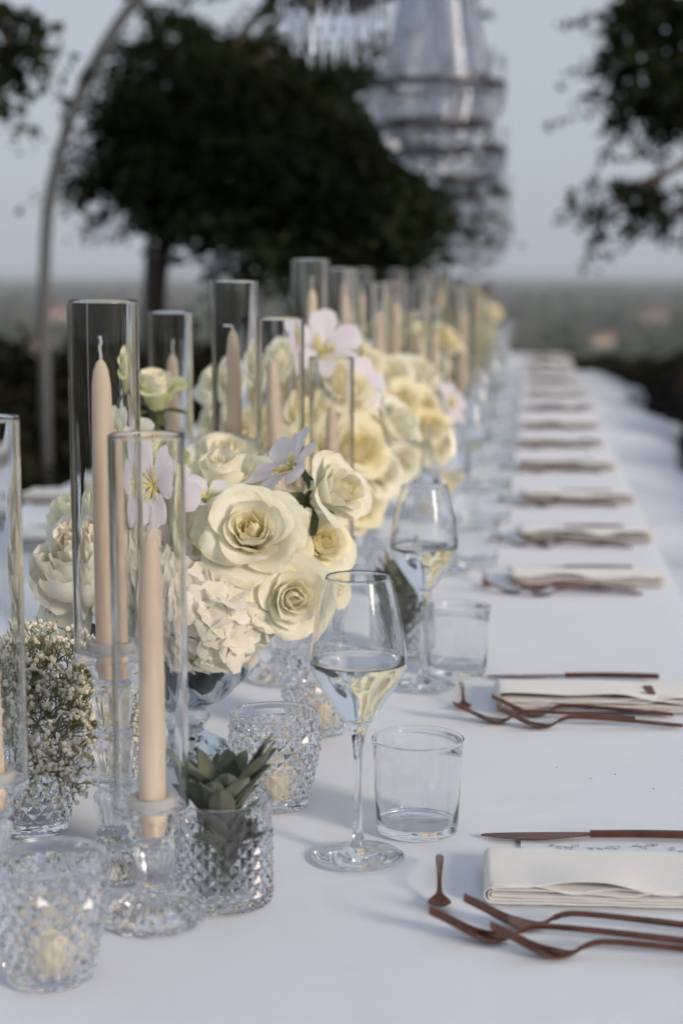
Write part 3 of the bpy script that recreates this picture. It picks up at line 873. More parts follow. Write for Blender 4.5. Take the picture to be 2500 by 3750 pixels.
def to_local(M, pts): 
    I = M.inverted(); return [I @ Vector(p) for p in pts]
def stem_part(t, loc, eul, target, r=0.0026, mat=None):
    M = Matrix.Translation(Vector(loc)) @ eul.to_matrix().to_4x4()
    d = eul.to_matrix() @ Vector((0, 0, 1))
    p0 = Vector(loc)-d*0.004; p1 = Vector(loc)-d*0.035; e = Vector(target)
    pts = spline([p0, p1, (p1+e)/2+Vector((0, 0, 0.012)), e], 6)
    ob('stem', *tube(to_local(M, pts), r, 7), mat or STEM, t)
def rose(loc, d, R, N, seed, label, target, openness=1.0, mats=None, lush=0.10, group=None):
    e = orient(d, seed)
    t = thing('rose', label, 'rose', loc, e, group)
    mats = mats or (ROSE_IN, ROSE_MID, ROSE_OUT)
    for tt, (V, F) in rose_petals(R, N, seed, openness, lush, 13, 11):
        po = ob('petal', V, F, mats[0] if tt < .34 else (mats[1] if tt < .75 else mats[2]), t)
        rim = po.data.attributes.new('rim', 'FLOAT', 'POINT')
        rim.data.foreach_set('value', [smooth01((i/10-.80)/.20) for i in range(11) for j in range(13)])
    # sepals and base
    ob('receptacle', *revolve([(0, -R*.62), (R*.10, -R*.6), (R*.2, -R*.40), (R*.22, -R*.28), (0, -R*.24)], 14), STEM, t)
    for k in range(5):
        ob('sepal', *petal(k*2*PI/5+.3, .30, R*.18, -R*.36, R*.75, rad(60), rad(115), .7, seed+k*2.2, tip=.6, nu=5, nv=6), STEM, t)
    if target: stem_part(t, loc, e, target)
    return t
def peony(loc, d, R, seed, label, target):
    e = orient(d, seed); t = thing('peony', label, 'peony', loc, e); rr = random.Random(seed)
    N = 46; g = 2.399963
    for i in range(N):
        q = i/(N-1)
        half = lerp(1.0, .62, q)*rr.uniform(.75, 1.15)
        a0 = lerp(rad(22), rad(84), q**.8)+rr.uniform(-.15, .15); a1 = lerp(rad(-34), rad(2), q**1.2)+rr.uniform(-.22, .22)
        cup = -0.75*q*rr.uniform(.5, 1.2)+lerp(.3, .0, q)
        V, F = petal(i*g+rr.uniform(-.4, .4), half, R*lerp(.03, .28, q), -R*.45*q, R*lerp(.8, 1.12, q)*rr.uniform(.88, 1.1), a0, a1+.25*q, cup, seed+i*1.9, tip=rr.uniform(.10, .22), ruff=.095, base_w=.4, ck=.5)
        ob('petal', V, F, PEONY_IN if q < .3 else PEONY, t)
    for k in range(7):
        V, F = petal(k*.9+rr.random(), .62, R*.25, -R*.5, R*1.0, rad(85), rad(115), .3, seed+k*3.3, tip=.2, ruff=.08)
        ob('petal', V, F, PEONY, t)
    ob('receptacle', *revolve([(0, -R*.75), (R*.12, -R*.72), (R*.3, -R*.5), (0, -R*.4)], 14), STEM, t)
    stem_part(t, loc, e, target)
    return t
def floret_mesh(seed, s):
    m = MB(); rr = random.Random(seed)
    for k in range(4):
        V, F = petal(k*PI/2+rr.uniform(-.12, .12), 1.0, s*.05, 0, s*rr.uniform(.92, 1.12), rad(60+rr.uniform(-12, 12)), rad(80+rr.uniform(-25, 22)), rr.uniform(-.5, .6), seed*1.1+k*2.7, tip=.36, nu=9, nv=7, ruff=.30, base_w=.25)
        m.add(V, F)
    m.add(*ball((0, 0, s*.06), s*.085, 4, 7))
    return mesh('floret', m.V, m.F, HYD)
FLORETS = [floret_mesh(40+i, 0.0225) for i in range(5)]
def hydrangea(loc, R, seed, label, target, face=(0.1, -1, 0.1), n=120, squash=0.92, sfl=1.0):
    e = orient((0.05, -0.1, 1)); t = thing('hydrangea', label, 'hydrangea', loc, e); rr = random.Random(seed)
    I = e.to_matrix().inverted()
    for i in range(n):
        z = 1-2*(i+.5)/n; a = i*2.399963
        d = Vector((math.sqrt(1-z*z)*math.cos(a), math.sqrt(1-z*z)*math.sin(a), z))
        if z < -.82: continue
        q = rr.uniform(.84, 1.02)
        p = Vector((d.x*R*q, d.y*R*q, d.z*R*q*squash))
        dd = (d+Vector((rr.uniform(-.5, .5), rr.uniform(-.5, .5), rr.uniform(-.45, .45)))).normalized()
        o = link('floret', FLORETS[i % 5], t, p, orient(dd, rr.uniform(0, 6))); s = rr.uniform(.85, 1.2)*sfl; o.scale = (s, s, s)
    m = MB()
    for i in range(26):
        d = Vector((rr.gauss(0, 1), rr.gauss(0, 1), rr.gauss(0, 1))).normalized()
        m.add(*tube([(0, 0, -R*.6), d*R*.45, d*R*.85], .0011, 5))
    m.build('flower_stalks', BB_GREEN, t)
    stem_part(t, loc, e, target, .003)
    return t
def clematis(loc, d, R, seed, label, target, n=6, group=None):
    e = orient(d, seed); t = thing('clematis', label, 'clematis', loc, e, group); rr = random.Random(seed)
    for k in range(n):
        V, F = petal(k*2*PI/n+rr.uniform(-.1, .1), .66, R*.06, 0, R*rr.uniform(.9, 1.08), rad(56), rad(90+rr.uniform(-14, 14)), rr.uniform(-.1, .5), seed+k, tip=.62, nu=9, nv=9, ruff=.10, base_w=.30)
        ob('petal', V, F, CLEM, t)
    m = MB()
    for k in range(26):
        a = rr.uniform(0, 2*PI); s = rr.uniform(.15, .42)
        m.add(*tube([(0, 0, 0), (math.cos(a)*R*s*.5, math.sin(a)*R*s*.5, R*.16), (math.cos(a)*R*s, math.sin(a)*R*s, R*rr.uniform(.2, .34))], R*.014, 4))
    m.build('stamens', STAMEN, t)
    if target: stem_part(t, loc, e, target, .0015)
    return t
def leaf_mesh(L, W, fold=0.25, bend=0.5, nu=5, nv=9, seed=0, tipw=0.0, thick=0.0, power=.85):
    V = []; F = []
    for i in range(nv):
        v = i/(nv-1); w = W*math.sin(PI*min(1, v**.8*0.98+.02))**power
        a = bend*v; x = L*(math.sin(a)/a if a > 1e-3 else 1)*v if False else L*v*math.cos(a*.5); z = L*v*math.sin(a*.5)
        for j in range(nu):
            u = -1+2*j/(nu-1)
            V.append((x, u*w, z+abs(u)*w*fold+0.06*W*nz(u*2+seed, v*5+seed)))
    for i in range(nv-1):
        for j in range(nu-1):
            a = i*nu+j; F.append((a, a+1, a+nu+1, a+nu))
    if thick:
        o = len(V); V += [(p[0], p[1], p[2]-thick) for p in V]
        F += [tuple(reversed([k+o for k in f])) for f in list(F)]
        bd = [j for j in range(nu)]+[i*nu+nu-1 for i in range(1, nv)]+[(nv-1)*nu+j for j in range(nu-2, -1, -1)]+[i*nu for i in range(nv-2, 0, -1)]
        for q in range(len(bd)):
            a, b = bd[q], bd[(q+1) % len(bd)]; F.append((b, a, a+o, b+o))
    return V, F

def bloom_mesh(seed, R, N, mat):
    m = MB(); rr_open = .78+.3*((seed*37) % 10)/10
    for tt, (V, F) in rose_petals(R, N, seed, rr_open, .13): m.add(V, F)
    m.add(*revolve([(0, -R*.62), (R*.12, -R*.6), (R*.22, -R*.3), (0, -R*.24)], 8))
    return mesh('rose', m.V, m.F, mat)
BLOOMS = [bloom_mesh(51, .048, 20, ROSE_MID), bloom_mesh(57, .046, 18, ROSE_IN), bloom_mesh(63, .048, 20, ROSE_OUT), bloom_mesh(71, .043, 18, ROSE_GOLD)]
# ---- first bouquet in the footed bowl
BX, BY = -0.345, 1.715
def compote():
    t = thing('footed_bowl', 'footed grey glass bowl with swirled lobes holding the nearest bouquet', 'bowl', (BX, BY, TZ+.0006), (0, 0, 0.3))
    outer = spline([(0.0001, 0, 0.046), (0.016, 0, 0.0465), (0.034, 0, 0.057), (0.052, 0, 0.074), (0.063, 0, 0.090), (0.068, 0, 0.104)], 5)
    inner = spline([(0.064, 0, 0.104), (0.059, 0, 0.092), (0.048, 0, 0.078), (0.030, 0, 0.062), (0.012, 0, 0.054), (0.0, 0, 0.0535)], 5)
    prof = [(p.x, p.z) for p in outer]+[(0.0675, .1065), (0.0655, .107)]+[(max(0, p.x), p.z) for p in inner]
    prof[0] = (0, prof[0][1])
    no = len(outer)
    def mod(k, a, r, z):
        tw = a+z*14
        amp = 0.085 if k < no+1 else 0.035
        return r*(1+amp*(abs(math.sin(tw*5.5))-.55)), z+(0.004*abs(math.sin(tw*5.5))*(r/.068)**3)
    ob('bowl', *revolve(prof, 132, False, mod), GREYGLASS, t)
    foot = [(0, 0.003), (0.028, 0.0), (0.035, 0.001), (0.036, 0.004), (0.033, 0.008), (0.024, 0.013), (0.012, 0.020), (0.0095, 0.026), (0.0145, 0.031), (0.0175, 0.036), (0.0145, 0.0415), (0.010, 0.0445), (0, 0.0452)]
    ob('foot', *revolve(foot, 88, False, lambda k, a, r, z: (r*(1+0.06*abs(math.sin(a*5.5+z*12))), z)), GREYGLASS, t)
compote()
tgt = (BX, BY, TZ+0.085)
rose((-0.268, 1.640, 0.990), (0.10, -0.86, 0.50), 0.050, 21, 5, 'large open cream rose with greenish outer petals at the front of the nearest bouquet', tgt, 1.0, (ROSE_IN, ROSE_MID, ROSE_OUT))
rose((-0.231, 1.640, 0.930), (0.35, -0.88, 0.12), 0.043, 19, 9, 'cream rose low in the nearest bouquet, just behind the front wine glass', tgt, 1.0, (ROSE_MID, ROSE_MID, ROSE_OUT))
rose((-0.203, 1.700, 1.026), (0.80, -0.42, 0.34), 0.047, 17, 14, 'pale rose on a long stem turned away towards the place settings', (BX+.02, BY, TZ+.10), 0.62, (ROSE_IN, ROSE_MID, ROSE_MID))
rose((-0.312, 1.745, 1.020), (-0.05, -0.35, 0.93), 0.056, 18, 17, 'white rose facing up behind the large open rose', tgt, 0.95, (ROSE_MID, ROSE_MID, ROSE_OUT))
rose((-0.215, 1.745, 0.965), (0.45, -0.7, 0.4), 0.036, 20, 23, 'small golden centred rose tucked behind the low cream rose', tgt, 0.95, (ROSE_GOLD, ROSE_IN, ROSE_OUT))
rose((-0.392, 1.770, 1.035), (-0.1, -0.4, 0.9), 0.043, 22, 29, 'ruffled fading rose behind the front clematis', tgt, 1.05, (ROSE_GOLD, ROSE_OUT, ROSE_GREEN), 0.09)
rose((-0.440, 1.830, 1.045), (-0.3, -0.6, 0.6), 0.045, 22, 33, 'cream rose behind the tallest candle of the nearest group', tgt, 0.9)
rose((-0.300, 1.650, 0.965), (-0.5, -0.75, 0.3), 0.040, 16, 37, 'greenish rose half hidden between hydrangea and large open rose', tgt, 1.0, (ROSE_OUT, ROSE_GREEN, ROSE_GREEN), 0.09)
peony((-0.436, 1.660, 0.958), (-0.22, -0.58, 0.78), 0.068, 3, 'full white peony on the side of the nearest bouquet by the candles', tgt)
hydrangea((-0.315, 1.636, 0.912), 0.052, 4, 'white ruffled hydrangea head hanging over the glass bowl', tgt)
hydrangea((-0.378, 1.670, 0.935), 0.052, 6, 'cream hydrangea head behind the front taper candle', tgt, n=100)
rose((-0.372, 1.690, 0.995), (-0.05, -0.85, 0.45), 0.044, 22, 47, 'cream rose below the front clematis, seen through the front glass cylinder', tgt, 1.0, (ROSE_GOLD, ROSE_MID, ROSE_MID))
clematis((-0.360, 1.628, 1.030), (0.0, -0.93, 0.25), 0.046, 2, 'pale lilac clematis flower behind the front taper candle', tgt)
clematis((-0.238, 1.712, 1.050), (-0.40, -0.25, 0.45), 0.046, 7, 'pale lilac clematis seen from behind beside the long stemmed rose', tgt)
clematis((-0.318, 1.66, 1.022), (0.3, -0.3, 0.8), 0.038, 12, 'small lilac clematis resting between the white and large roses', tgt)
for i, (p, k, d) in enumerate((((-.405, 1.735, .992), 1, (-.2, -.7, .6)), ((-.275, 1.775, .985), 1, (.1, -.6, .6)), ((-.335, 1.79, 1.0), 3, (0, -.6, .7)), ((-.465, 1.745, .985), 0, (-.5, -.5, .6)), ((-.258, 1.705, .955), 1, (.3, -.8, .3)), ((-.345, 1.700, .955), 2, (0, -1, .2)), ((-.30, 1.80, .93), 0, (.6, -.3, .3)), ((-.225, 1.77, .925), 1, (.8, -.4, .2)), ((-.47, 1.70, .93), 0, (-.8, -.4, .2)), ((-.42, 1.80, 1.01), 1, (-.4, -.3, .8)))):
    o = link('rose', BLOOMS[k], None, p, orient(d, i*1.7)); s = .92; o.scale = (s, s, s)
    tag(o, 'cream rose filling the gaps inside the nearest bouquet', 'rose', 'filler roses of the nearest bouquet')
def leaf_spray(loc, label, leaves, group=None, mat=None):
    t = thing('leaf_spray', label, 'leaves', loc, group=group)
    for (d, L, W, roll) in leaves:
        V, F = leaf_mesh(L, W, .3, .5, seed=L*90)
        o = ob('leaf', V, F, mat or DARKLEAF, t)
        x = Vector(d).normalized(); o.rotation_euler = (x.to_track_quat('X', 'Z') @ Matrix.Rotation(roll, 3, 'X').to_quaternion()).to_euler()
    return t
leaf_spray((BX-.03, BY-.02, TZ+.115), 'dark leaves poking out under the white peony', [((-1, -.5, -.05), .115, .016, .4), ((-1, -.1, .12), .12, .015, -.5), ((-.6, -1, .0), .09, .018, .8), ((-.9, .4, .1), .10, .018, 0), ((-1, -.75, .08), .13, .006, .2)])
leaf_spray((BX+.005, BY-.005, TZ+.064), 'dark stalks and leaves packed inside the glass bowl', [((math.cos(a), math.sin(a), .75+.3*math.sin(a*3)), .052, .012, a) for a in [i*.52 for i in range(12)]])
leaf_spray((-0.232, 1.705, 0.998), 'small green leaves at the neck of the long stemmed rose', [((-.8, -.5, .12), .03, .006, .4), ((.3, -.8, .35), .028, .009, .9), ((.15, -.6, -.75), .030, .004, .3), ((-.3, -.6, .35), .026, .004, 0)])

# ---- bouquets farther along: each bloom one mesh
BOWL2 = bpy.data.objects['footed_bowl']
def bouquet(cx, cy_, blooms, lab, grp):
    dup(BOWL2, (cx, cy_, TZ+.0006), (0, 0, cy_*3), 'footed grey glass bowl under the '+lab)
    for i, (p, k) in enumerate(blooms):
        d = Vector(p)-Vector((cx, cy_+.03, .93))
        o = link('rose', BLOOMS[k], None, p, orient(d+Vector((0, -.03, .01)), i*1.3)); s = RND.uniform(.78, 1.02); o.scale = (s, s, s)
        tag(o, 'cream rose among the '+lab, 'rose', grp)
    leaf_spray((cx, cy_, .87), 'dark leaves under the '+lab, [((math.cos(a), math.sin(a), RND.uniform(.1, .9)), RND.uniform(.08, .13), .02, a) for a in [i*.7 for i in range(9)]])
bouquet(-.32, 2.48, [((-.211, 2.40, .965), 0), ((-.312, 2.42, 1.03), 1), ((-.350, 2.40, 1.105), 2), ((-.268, 2.46, 1.07), 1), ((-.381, 2.34, 1.02), 1), ((-.395, 2.40, .95), 0), ((-.30, 2.38, .955), 1), ((-.25, 2.47, 1.01), 0), ((-.44, 2.45, 1.03), 2), ((-.36, 2.50, 1.06), 3), ((-.20, 2.50, 1.02), 2), ((-.33, 2.36, .90), 0), ((-.235, 2.36, 1.00), 3), ((-.28, 2.35, 1.00), 1), ((-.345, 2.33, 1.00), 1), ((-.42, 2.36, 1.09), 0), ((-.24, 2.38, .92), 1)], 'second bouquet from the long stemmed rose', 'roses of the second bouquet')
clematis((-.300, 2.47, 1.135), (.25, -.75, .5), .062, 15, 'large pale clematis standing at the top of the second bouquet', (-.32, 2.48, .9))
clematis((-.245, 2.50, 1.08), (.5, -.4, .4), .045, 19, 'lilac clematis at the side of the second bouquet', (-.32, 2.48, .9))
rose((-0.453, 2.05, 1.095), (0.1, -.35, .95), .044, 18, 41, 'tall greenish cream rosebud standing behind two glass cylinders', (-.36, 2.2, .84), .42, (ROSE_MID, ROSE_MID, ROSE_GREEN))
rose((-0.36, 2.02, 1.02), (0.1, -.6, .8), .042, 18, 44, 'blurred cream rose between the nearest and second bouquets', (-.36, 2.2, .84), .9)
bouquet(-.32, 3.25, [((-.254, 3.18, 1.06), 2), ((-.204, 3.17, .995), 1), ((-.171, 3.18, .93), 1), ((-.30, 3.15, 1.02), 0), ((-.36, 3.2, 1.06), 1), ((-.40, 3.2, .98), 0), ((-.27, 3.15, .95), 3), ((-.21, 3.26, 1.05), 2), ((-.34, 3.28, 1.10), 0), ((-.45, 3.25, 1.03), 1), ((-.24, 3.14, .90), 0), ((-.19, 3.28, .98), 3), ((-.235, 3.13, 1.01), 1), ((-.18, 3.14, .965), 3), ((-.31, 3.13, 1.08), 1), ((-.29, 3.12, .99), 1)], 'third bouquet', 'roses of the third bouquet')
clematis((-.15, 3.24, 1.00), (.8, -.4, .3), .05, 22, 'pinkish clematis reaching out of the third bouquet towards the settings', (-.32, 3.25, .9))
bouquet(-.34, 4.15, [((-.26, 4.05, 1.08), 3), ((-.22, 4.08, 1.02), 2), ((-.32, 4.05, 1.02), 1), ((-.38, 4.1, 1.09), 0), ((-.43, 4.1, 1.0), 1), ((-.27, 4.12, .97), 2), ((-.33, 4.2, 1.13), 1), ((-.20, 4.15, 1.08), 3)], 'fourth bouquet', 'roses of the fourth bouquet')
bouquet(-.36, 8.2, [((-.27, 8.1, 1.09), 3), ((-.23, 8.1, 1.03), 1), ((-.33, 8.1, 1.12), 0), ((-.40, 8.1, 1.06), 1), ((-.20, 8.15, .98), 2), ((-.3, 8.05, 1.0), 0), ((-.16, 8.1, 1.06), 1)], 'last bouquet before the end of the table', 'roses of the last bouquet')

# ---- gypsophila
def sprig_mesh(seed, H, spread, bud=0.0024, depth=4, twig=0.0006):
    rr = random.Random(seed); st = MB(); bd = MB(); gr = MB()
    def grow(p, d, L, lev):
        q = p+d*L
        mid = (p+q)/2+Vector((rr.gauss(0, 1), rr.gauss(0, 1), 0))*L*.06
        st.add(*tube([p, mid, q], [twig*(1+.35*(depth-lev))]*3, 4, False))
        if lev >= depth:
            k = rr.random()
            if k < .74: bd.add(*ball(q, bud*rr.uniform(.9, 2.1), 4, 6))
            else: gr.add(*ball(q, bud*rr.uniform(.5, .85), 3, 5, 1.3))
            return
        for i in range(3 if lev else 4):
            nd = (d+Vector((rr.gauss(0, 1), rr.gauss(0, 1), rr.gauss(0.1, .8)))*spread).normalized()
            grow(q, nd, L*rr.uniform(.55, .85), lev+1)
    grow(Vector((0, 0, 0)), Vector((0, 0, 1)), H*.42, 0)
    st.add(gr.V, gr.F)
    return mesh('twigs', st.V, st.F, BB_GREEN), mesh('blossoms', bd.V, bd.F, BB_BUD)
SPRIGS = [sprig_mesh(100+i, .098, .55, .0015, 5, .00045) for i in range(4)]
VX, VY = -0.438, 1.445
def sprig(loc, d, k, s, label, grp, roll=0.0):
    t = thing('gypsophila_sprig', label, 'gypsophila', loc, orient(d, roll), grp); t.scale = (s, s, s)
    link('twigs', SPRIGS[k][0], t); tag(link('blossoms', SPRIGS[k][1], t), kind='stuff')
for i in range(15):
    a = i*2.4; q = .15+.95*((i+.5)/15)**.7
    sprig((VX+.016*math.cos(a), VY+.016*math.sin(a), TZ+.030+.02*(i % 3)), (math.cos(a)*q, math.sin(a)*q-.05, 1), i % 4, .82+.16*((i*7) % 5)/5, 'white gypsophila sprig in the cut glass tumbler behind the near votive', 'gypsophila in the near tumbler', i)
def gyp_bouquet(cx, cy_, R, lab):
    t = thing('gypsophila_bouquet', lab, 'gypsophila', (cx, cy_, TZ+.10), group='gypsophila bouquets far down the table')
    m = MB(); b = MB(); rr = random.Random(int(cy_*10))
    for i in range(2600):
        d = Vector((rr.gauss(0, 1), rr.gauss(0, 1), rr.gauss(0, 1))).normalized()
        p = Vector((d.x*R, d.y*R, d.z*R*.85+R*.9))*1.0*(rr.random()**.35)
        if rr.random() < .38: b.add(*ball(p, rr.uniform(.0025, .005), 3, 5))
        else: m.add(*tube([p, p+Vector((rr.gauss(0, 1), rr.gauss(0, 1), 1))*.014], .0013, 3, False))
    m.add(*tube([(0, 0, -.02), (0, 0, R)], .012, 6))
    tag(m.build('twigs', BB_FAR, t, False), kind='stuff'); tag(b.build('blossoms', BB_BUD, t, False), kind='stuff')
    dup(BOWL2, (cx, cy_, TZ+.0006), (0, 0, cy_*3), 'footed grey glass bowl under a gypsophila bouquet', 'bowls under gypsophila')
for (x, y, R) in ((-.27, 4.95, .13), (-.25, 5.7, .15), (-.28, 6.5, .15), (-.3, 7.3, .14)):
    gyp_bouquet(x, y, R, 'loose grey green gypsophila bouquet far down the table')

# ------------------------------------------------------------------ the nearest table group
candle_set(-0.283, 1.243, 0.092, .238, 's', 'in front of the sage leaves, lowest of the near group')
candle_set(-0.340, 1.345, 0.190, .262, 's', 'tall one beside the gypsophila, in front of the peony')
candle_set(-0.416, 1.263, 0.102, .215, 's', 'low one standing beside the gypsophila tumbler near the picture edge')
candle_set(-0.466, 2.197, 0.161, .255, 's', 'standing behind the peony with the tall rosebud')
candle_set(-0.358, 2.069, 0.202, .250, 'b', 'tall one with the bent wick between the first two bouquets', tilt=(0, -.015))
candle_set(-0.296, 2.031, 0.158, .262, 's', 'with a leaning candle right behind the white upturned rose', tilt=(0, -.045))
candle_set(-0.332, 2.60, 0.232, .265, 's', 'tallest one just behind the second bouquet')
candle_set(-0.248, 2.148, 0.105, .250, 's', 'low one in front of the second bouquet')
candle_set(-0.320, 2.964, 0.218, .265, 's', 'tall one in front of the third bouquet')
candle_set(-0.301, 2.790, 0.133, .255, 's', 'low one between the second and third bouquets')
fy = 3.52
FARG = 'far down the table'
for i, (x, y, h) in enumerate(((-.306, 3.52, .19), (-.23, 3.60, .13), (-.40, 3.66, .22), (-.30, 3.85, .19), (-.22, 3.95, .13), (-.42, 4.3, .22), (-.27, 4.45, .19), (-.36, 4.6, .13), (-.18, 4.75, .16), (-.40, 5.2, .22), (-.22, 5.3, .16), (-.32, 5.45, .13), (-.38, 6.0, .22), (-.24, 6.1, .16), (-.36, 6.9, .19), (-.2, 6.95, .16), (-.38, 7.7, .22), (-.24, 7.75, .16), (-.35, 8.7, .19), (-.22, 9.2, .16))):
    candle_set(x, y, h, .255, 's', 'in the row far down the table', FARG)

votive(-0.231, 1.537, 'diamond cut votive glass behind the sage leaves, beside the front wine glass', 'cream tealight in the votive glass beside the front wine glass', rz=.1)
votive(-0.333, 1.128, 'blurred diamond cut votive glass nearest the table end, in front of the crystal holders', 'cream tealight in the blurred votive nearest the table end', rz=.4)
votive(VX, VY, 'diamond cut tumbler holding the gypsophila sprigs', rz=.2)
votive(-0.222, 1.800, 'diamond cut votive glass behind the front wine glass bowl', 'cream tealight in the votive behind the front wine glass bowl', rz=.7)
G3 = 'votives farther down the table'
for (x, y) in ((-.21, 2.62), (-.40, 2.75), (-.20, 3.42), (-.22, 4.3), (-.45, 3.6), (-.2, 5.1)):
    votive(x, y, 'diamond cut votive glass farther down beside the flower bouquets', 'cream tealight in a votive farther down beside the bouquets', G3, x)

# sage leaves in cut vases
def sage_vase(x, y, label, slabel, seed, group=None):
    tag(link('cut_vase', VASE_ME, None, (x, y, TZ+.0006), (0, 0, seed+.09)), label, 'vase', group)
    t = thing('sage_sprig', slabel, 'sage leaves', (x, y, TZ+.011), group=group and 'sage in the '+group)
    rr = random.Random(seed)
    m = MB()
    spec = []
    for i in range(24):
        a = i*2.4+rr.uniform(-.3, .3); spec.append((a, rr.uniform(.050, .066), rr.uniform(.35, 1.9), rr.uniform(.034, .052), rr.uniform(.0068, .0105)))
    spec += [(-.05, .066, .50, .056, .0085), (.25, .068, .75, .054, .0095), (-.5, .064, .8, .048, .010), (PI-.2, .060, 1.5, .056, .009), (PI+.5, .062, 2.2, .054, .0085), (-1.4, .066, .5, .036, .010), (-1.9, .066, .35, .034, .010)]
    for i in range(22):
        a = i*2.1; spec.append((a, rr.uniform(.004, .042), rr.uniform(.5, 1.4), rr.uniform(.030, .036), rr.uniform(.009, .013)))
    for (a, z, el, L, W) in spec:
        o = ob('leaf', *leaf_mesh(L*1.22, W*1.12, .30, rr.uniform(-.7, .3), 7, 12, a*3+z*50, thick=.0009, power=.55), SAGE, t)
        x_ = Vector((math.cos(a), math.sin(a), el+.75)).normalized()
        o.location = (.006*math.cos(a), .006*math.sin(a), z); o.rotation_euler = (x_.to_track_quat('X', 'Z') @ Matrix.Rotation(rr.uniform(-.6, .6), 3, 'X').to_quaternion()).to_euler()
    for k in range(3):
        a = k*2.1; m.add(*tube([(.012*math.cos(a), .012*math.sin(a), 0), (.004*math.cos(a+1), .004*math.sin(a+1), .07)], .002, 6))
    m.build('stem', SAGE, t)
sage_vase(-0.236, 1.290, 'straight cut glass vase with sage leaves beside the lowest near candle', 'grey green sage leaves spreading out of the near cut vase', 2)
sage_vase(-0.160, 2.205, 'straight cut glass vase with sage behind the second wine glass', 'sage leaves in the vase behind the second wine glass', 5)

# ------------------------------------------------------------------ glasses along the settings
wine_glass(-0.139, 1.401, 'sharp wine glass with water standing in front of the low cream rose', 'clear water in the cone of the sharp front wine glass', rz=.3)
wine_glass(-0.121, 2.017, 'second wine glass, in front of the farther sage vase', 'clear water in the second wine glass')
wine_glass(-0.135, 2.82, 'third wine glass, beside the second bouquet', 'clear water in the third wine glass')
tumbler(-0.093, 1.478, 'sharp empty clear tumbler beside the front wine glass')
tumbler(-0.083, 2.092, 'empty clear tumbler beside the second wine glass')
tumbler(-0.085, 2.89, 'empty clear tumbler beside the third wine glass')
GW = 'wine glasses farther down the settings'
for i, y in enumerate((3.35, 3.9, 4.5, 5.1, 5.75, 6.5, 7.2, 8.0, 8.8, 9.6)):
    wine_glass(-0.12+RND.uniform(-.015, .015), y, 'blurred wine glass in the long row farther down the settings', 'water in a blurred wine glass farther down the settings', GW, water=(i < 5))
    if i < 7: tumbler(-0.075+RND.uniform(-.01, .01), y+.07, 'blurred clear tumbler in the long row farther down the settings', 'tumblers farther down the settings')
GL = 'glasses on the side behind the flowers'
for (x, y) in ((-0.800, 2.45), (-0.790, 1.95), (-0.79, 3.05), (-0.79, 3.7), (-0.79, 4.3), (-.79, 5.0)):
    wine_glass(x, y, 'wine glass of the opposite settings behind the flowers and candles', 'water in a wine glass of the opposite settings', GL, water=(y < 3))

# ------------------------------------------------------------------ cutlery, napkins
def strip(path, widths, thick, yoff=None, cup=None, nw=5):
    """swept flat bar along an (x,z) path with varying width; cup sinks the middle"""
    n = len(path); V = []; F = []
    yoff = yoff or [0]*n; cup = cup or [0]*n
    th = thick if hasattr(thick, '__len__') else [thick]*n
    for i, (x, z) in enumerate(path):
        for side in (1, -1):
            for j in range(nw):
                u = -1+2*j/(nw-1)
                uu = u if side == 1 else -u
                edge = 1-0.55*abs(uu)**6
                V.append((x, yoff[i]+uu*widths[i]*.5, z+side*th[i]*.5*edge-cup[i]*(1-uu*uu)))
    m = 2*nw
    for i in range(n-1):
        for j in range(m):
            a = i*m+j; b = i*m+(j+1) % m
            F.append((a, a+m, b+m, b))
    F.append(tuple(range(m))); F.append(tuple((n-1)*m+j for j in range(m-1, -1, -1)))
    return V, F
def zcurve(pts, xs):
    P = spline([(p[0], 0, p[1]) for p in pts], 8); out = []
    for x in xs:
        k = 0
        while k < len(P)-2 and P[k+1].x < x: k += 1
        f = (x-P[k].x)/max(1e-9, P[k+1].x-P[k].x); out.append(P[k].z+(P[k+1].z-P[k].z)*max(0, min(1, f)))
    return out
def fork_parts(s=1.0):
    prof = [(0, .0215), (.014, .0150), (.030, .0068), (.043, .0022), (.053, .0012), (.061, .0026), (.068, .0068), (.077, .0104), (.090, .0112), (.130, .0085), (.205, .0018)]
    res = []
    xs = [i*.003 for i in range(13)]
    for k in range(4):
        y = (-1.5+k)*.0050
        res.append(('tine', strip(list(zip(xs, zcurve(prof, xs))), [lerp(.0017, .0033, min(1, i/8)) for i in range(13)], .0024, [y*lerp(.80, 1.0, i/12) for i in range(13)])))
    xs = [.0345+i*.0025 for i in range(15)]
    wd = [.0188, .0200, .0208, .0210, .0208, .0200, .0186, .0165, .0135, .0105, .0080, .0062, .0052, .0047, .0045]
    res.append(('head', strip(list(zip(xs, zcurve(prof, xs))), wd, .0025, None, [.0012*math.sin(PI*i/14) for i in range(15)], 9)))
    xs = [.0688+i*.0062 for i in range(23)]
    res.append(('handle', strip(list(zip(xs, zcurve(prof, xs))), [lerp(.0050, .0100, smooth01(i/18)) if i < 21 else (.0092 if i == 21 else .0060) for i in range(23)], [lerp(.0042, .0036, i/22) for i in range(23)])))
    return [(n, mesh(n, [(v[0]*s, v[1]*s, v[2]*s) for v in V], F, COPPER)) for n, (V, F) in res]
FORK_M = fork_parts(1.0); FORK_S = fork_parts(.86)
def fork(x, y, rz, label, group=None, small=False):
    """x,y: where the bottom of the head touches the cloth"""
    s = .86 if small else 1.0
    t = thing('fork', label, 'fork', (x, y, TZ+.0014), (0, 0, rz), group)
    for n, me in (FORK_S if small else FORK_M): link(n, me, t, (-.053*s, 0, 0))
    return t
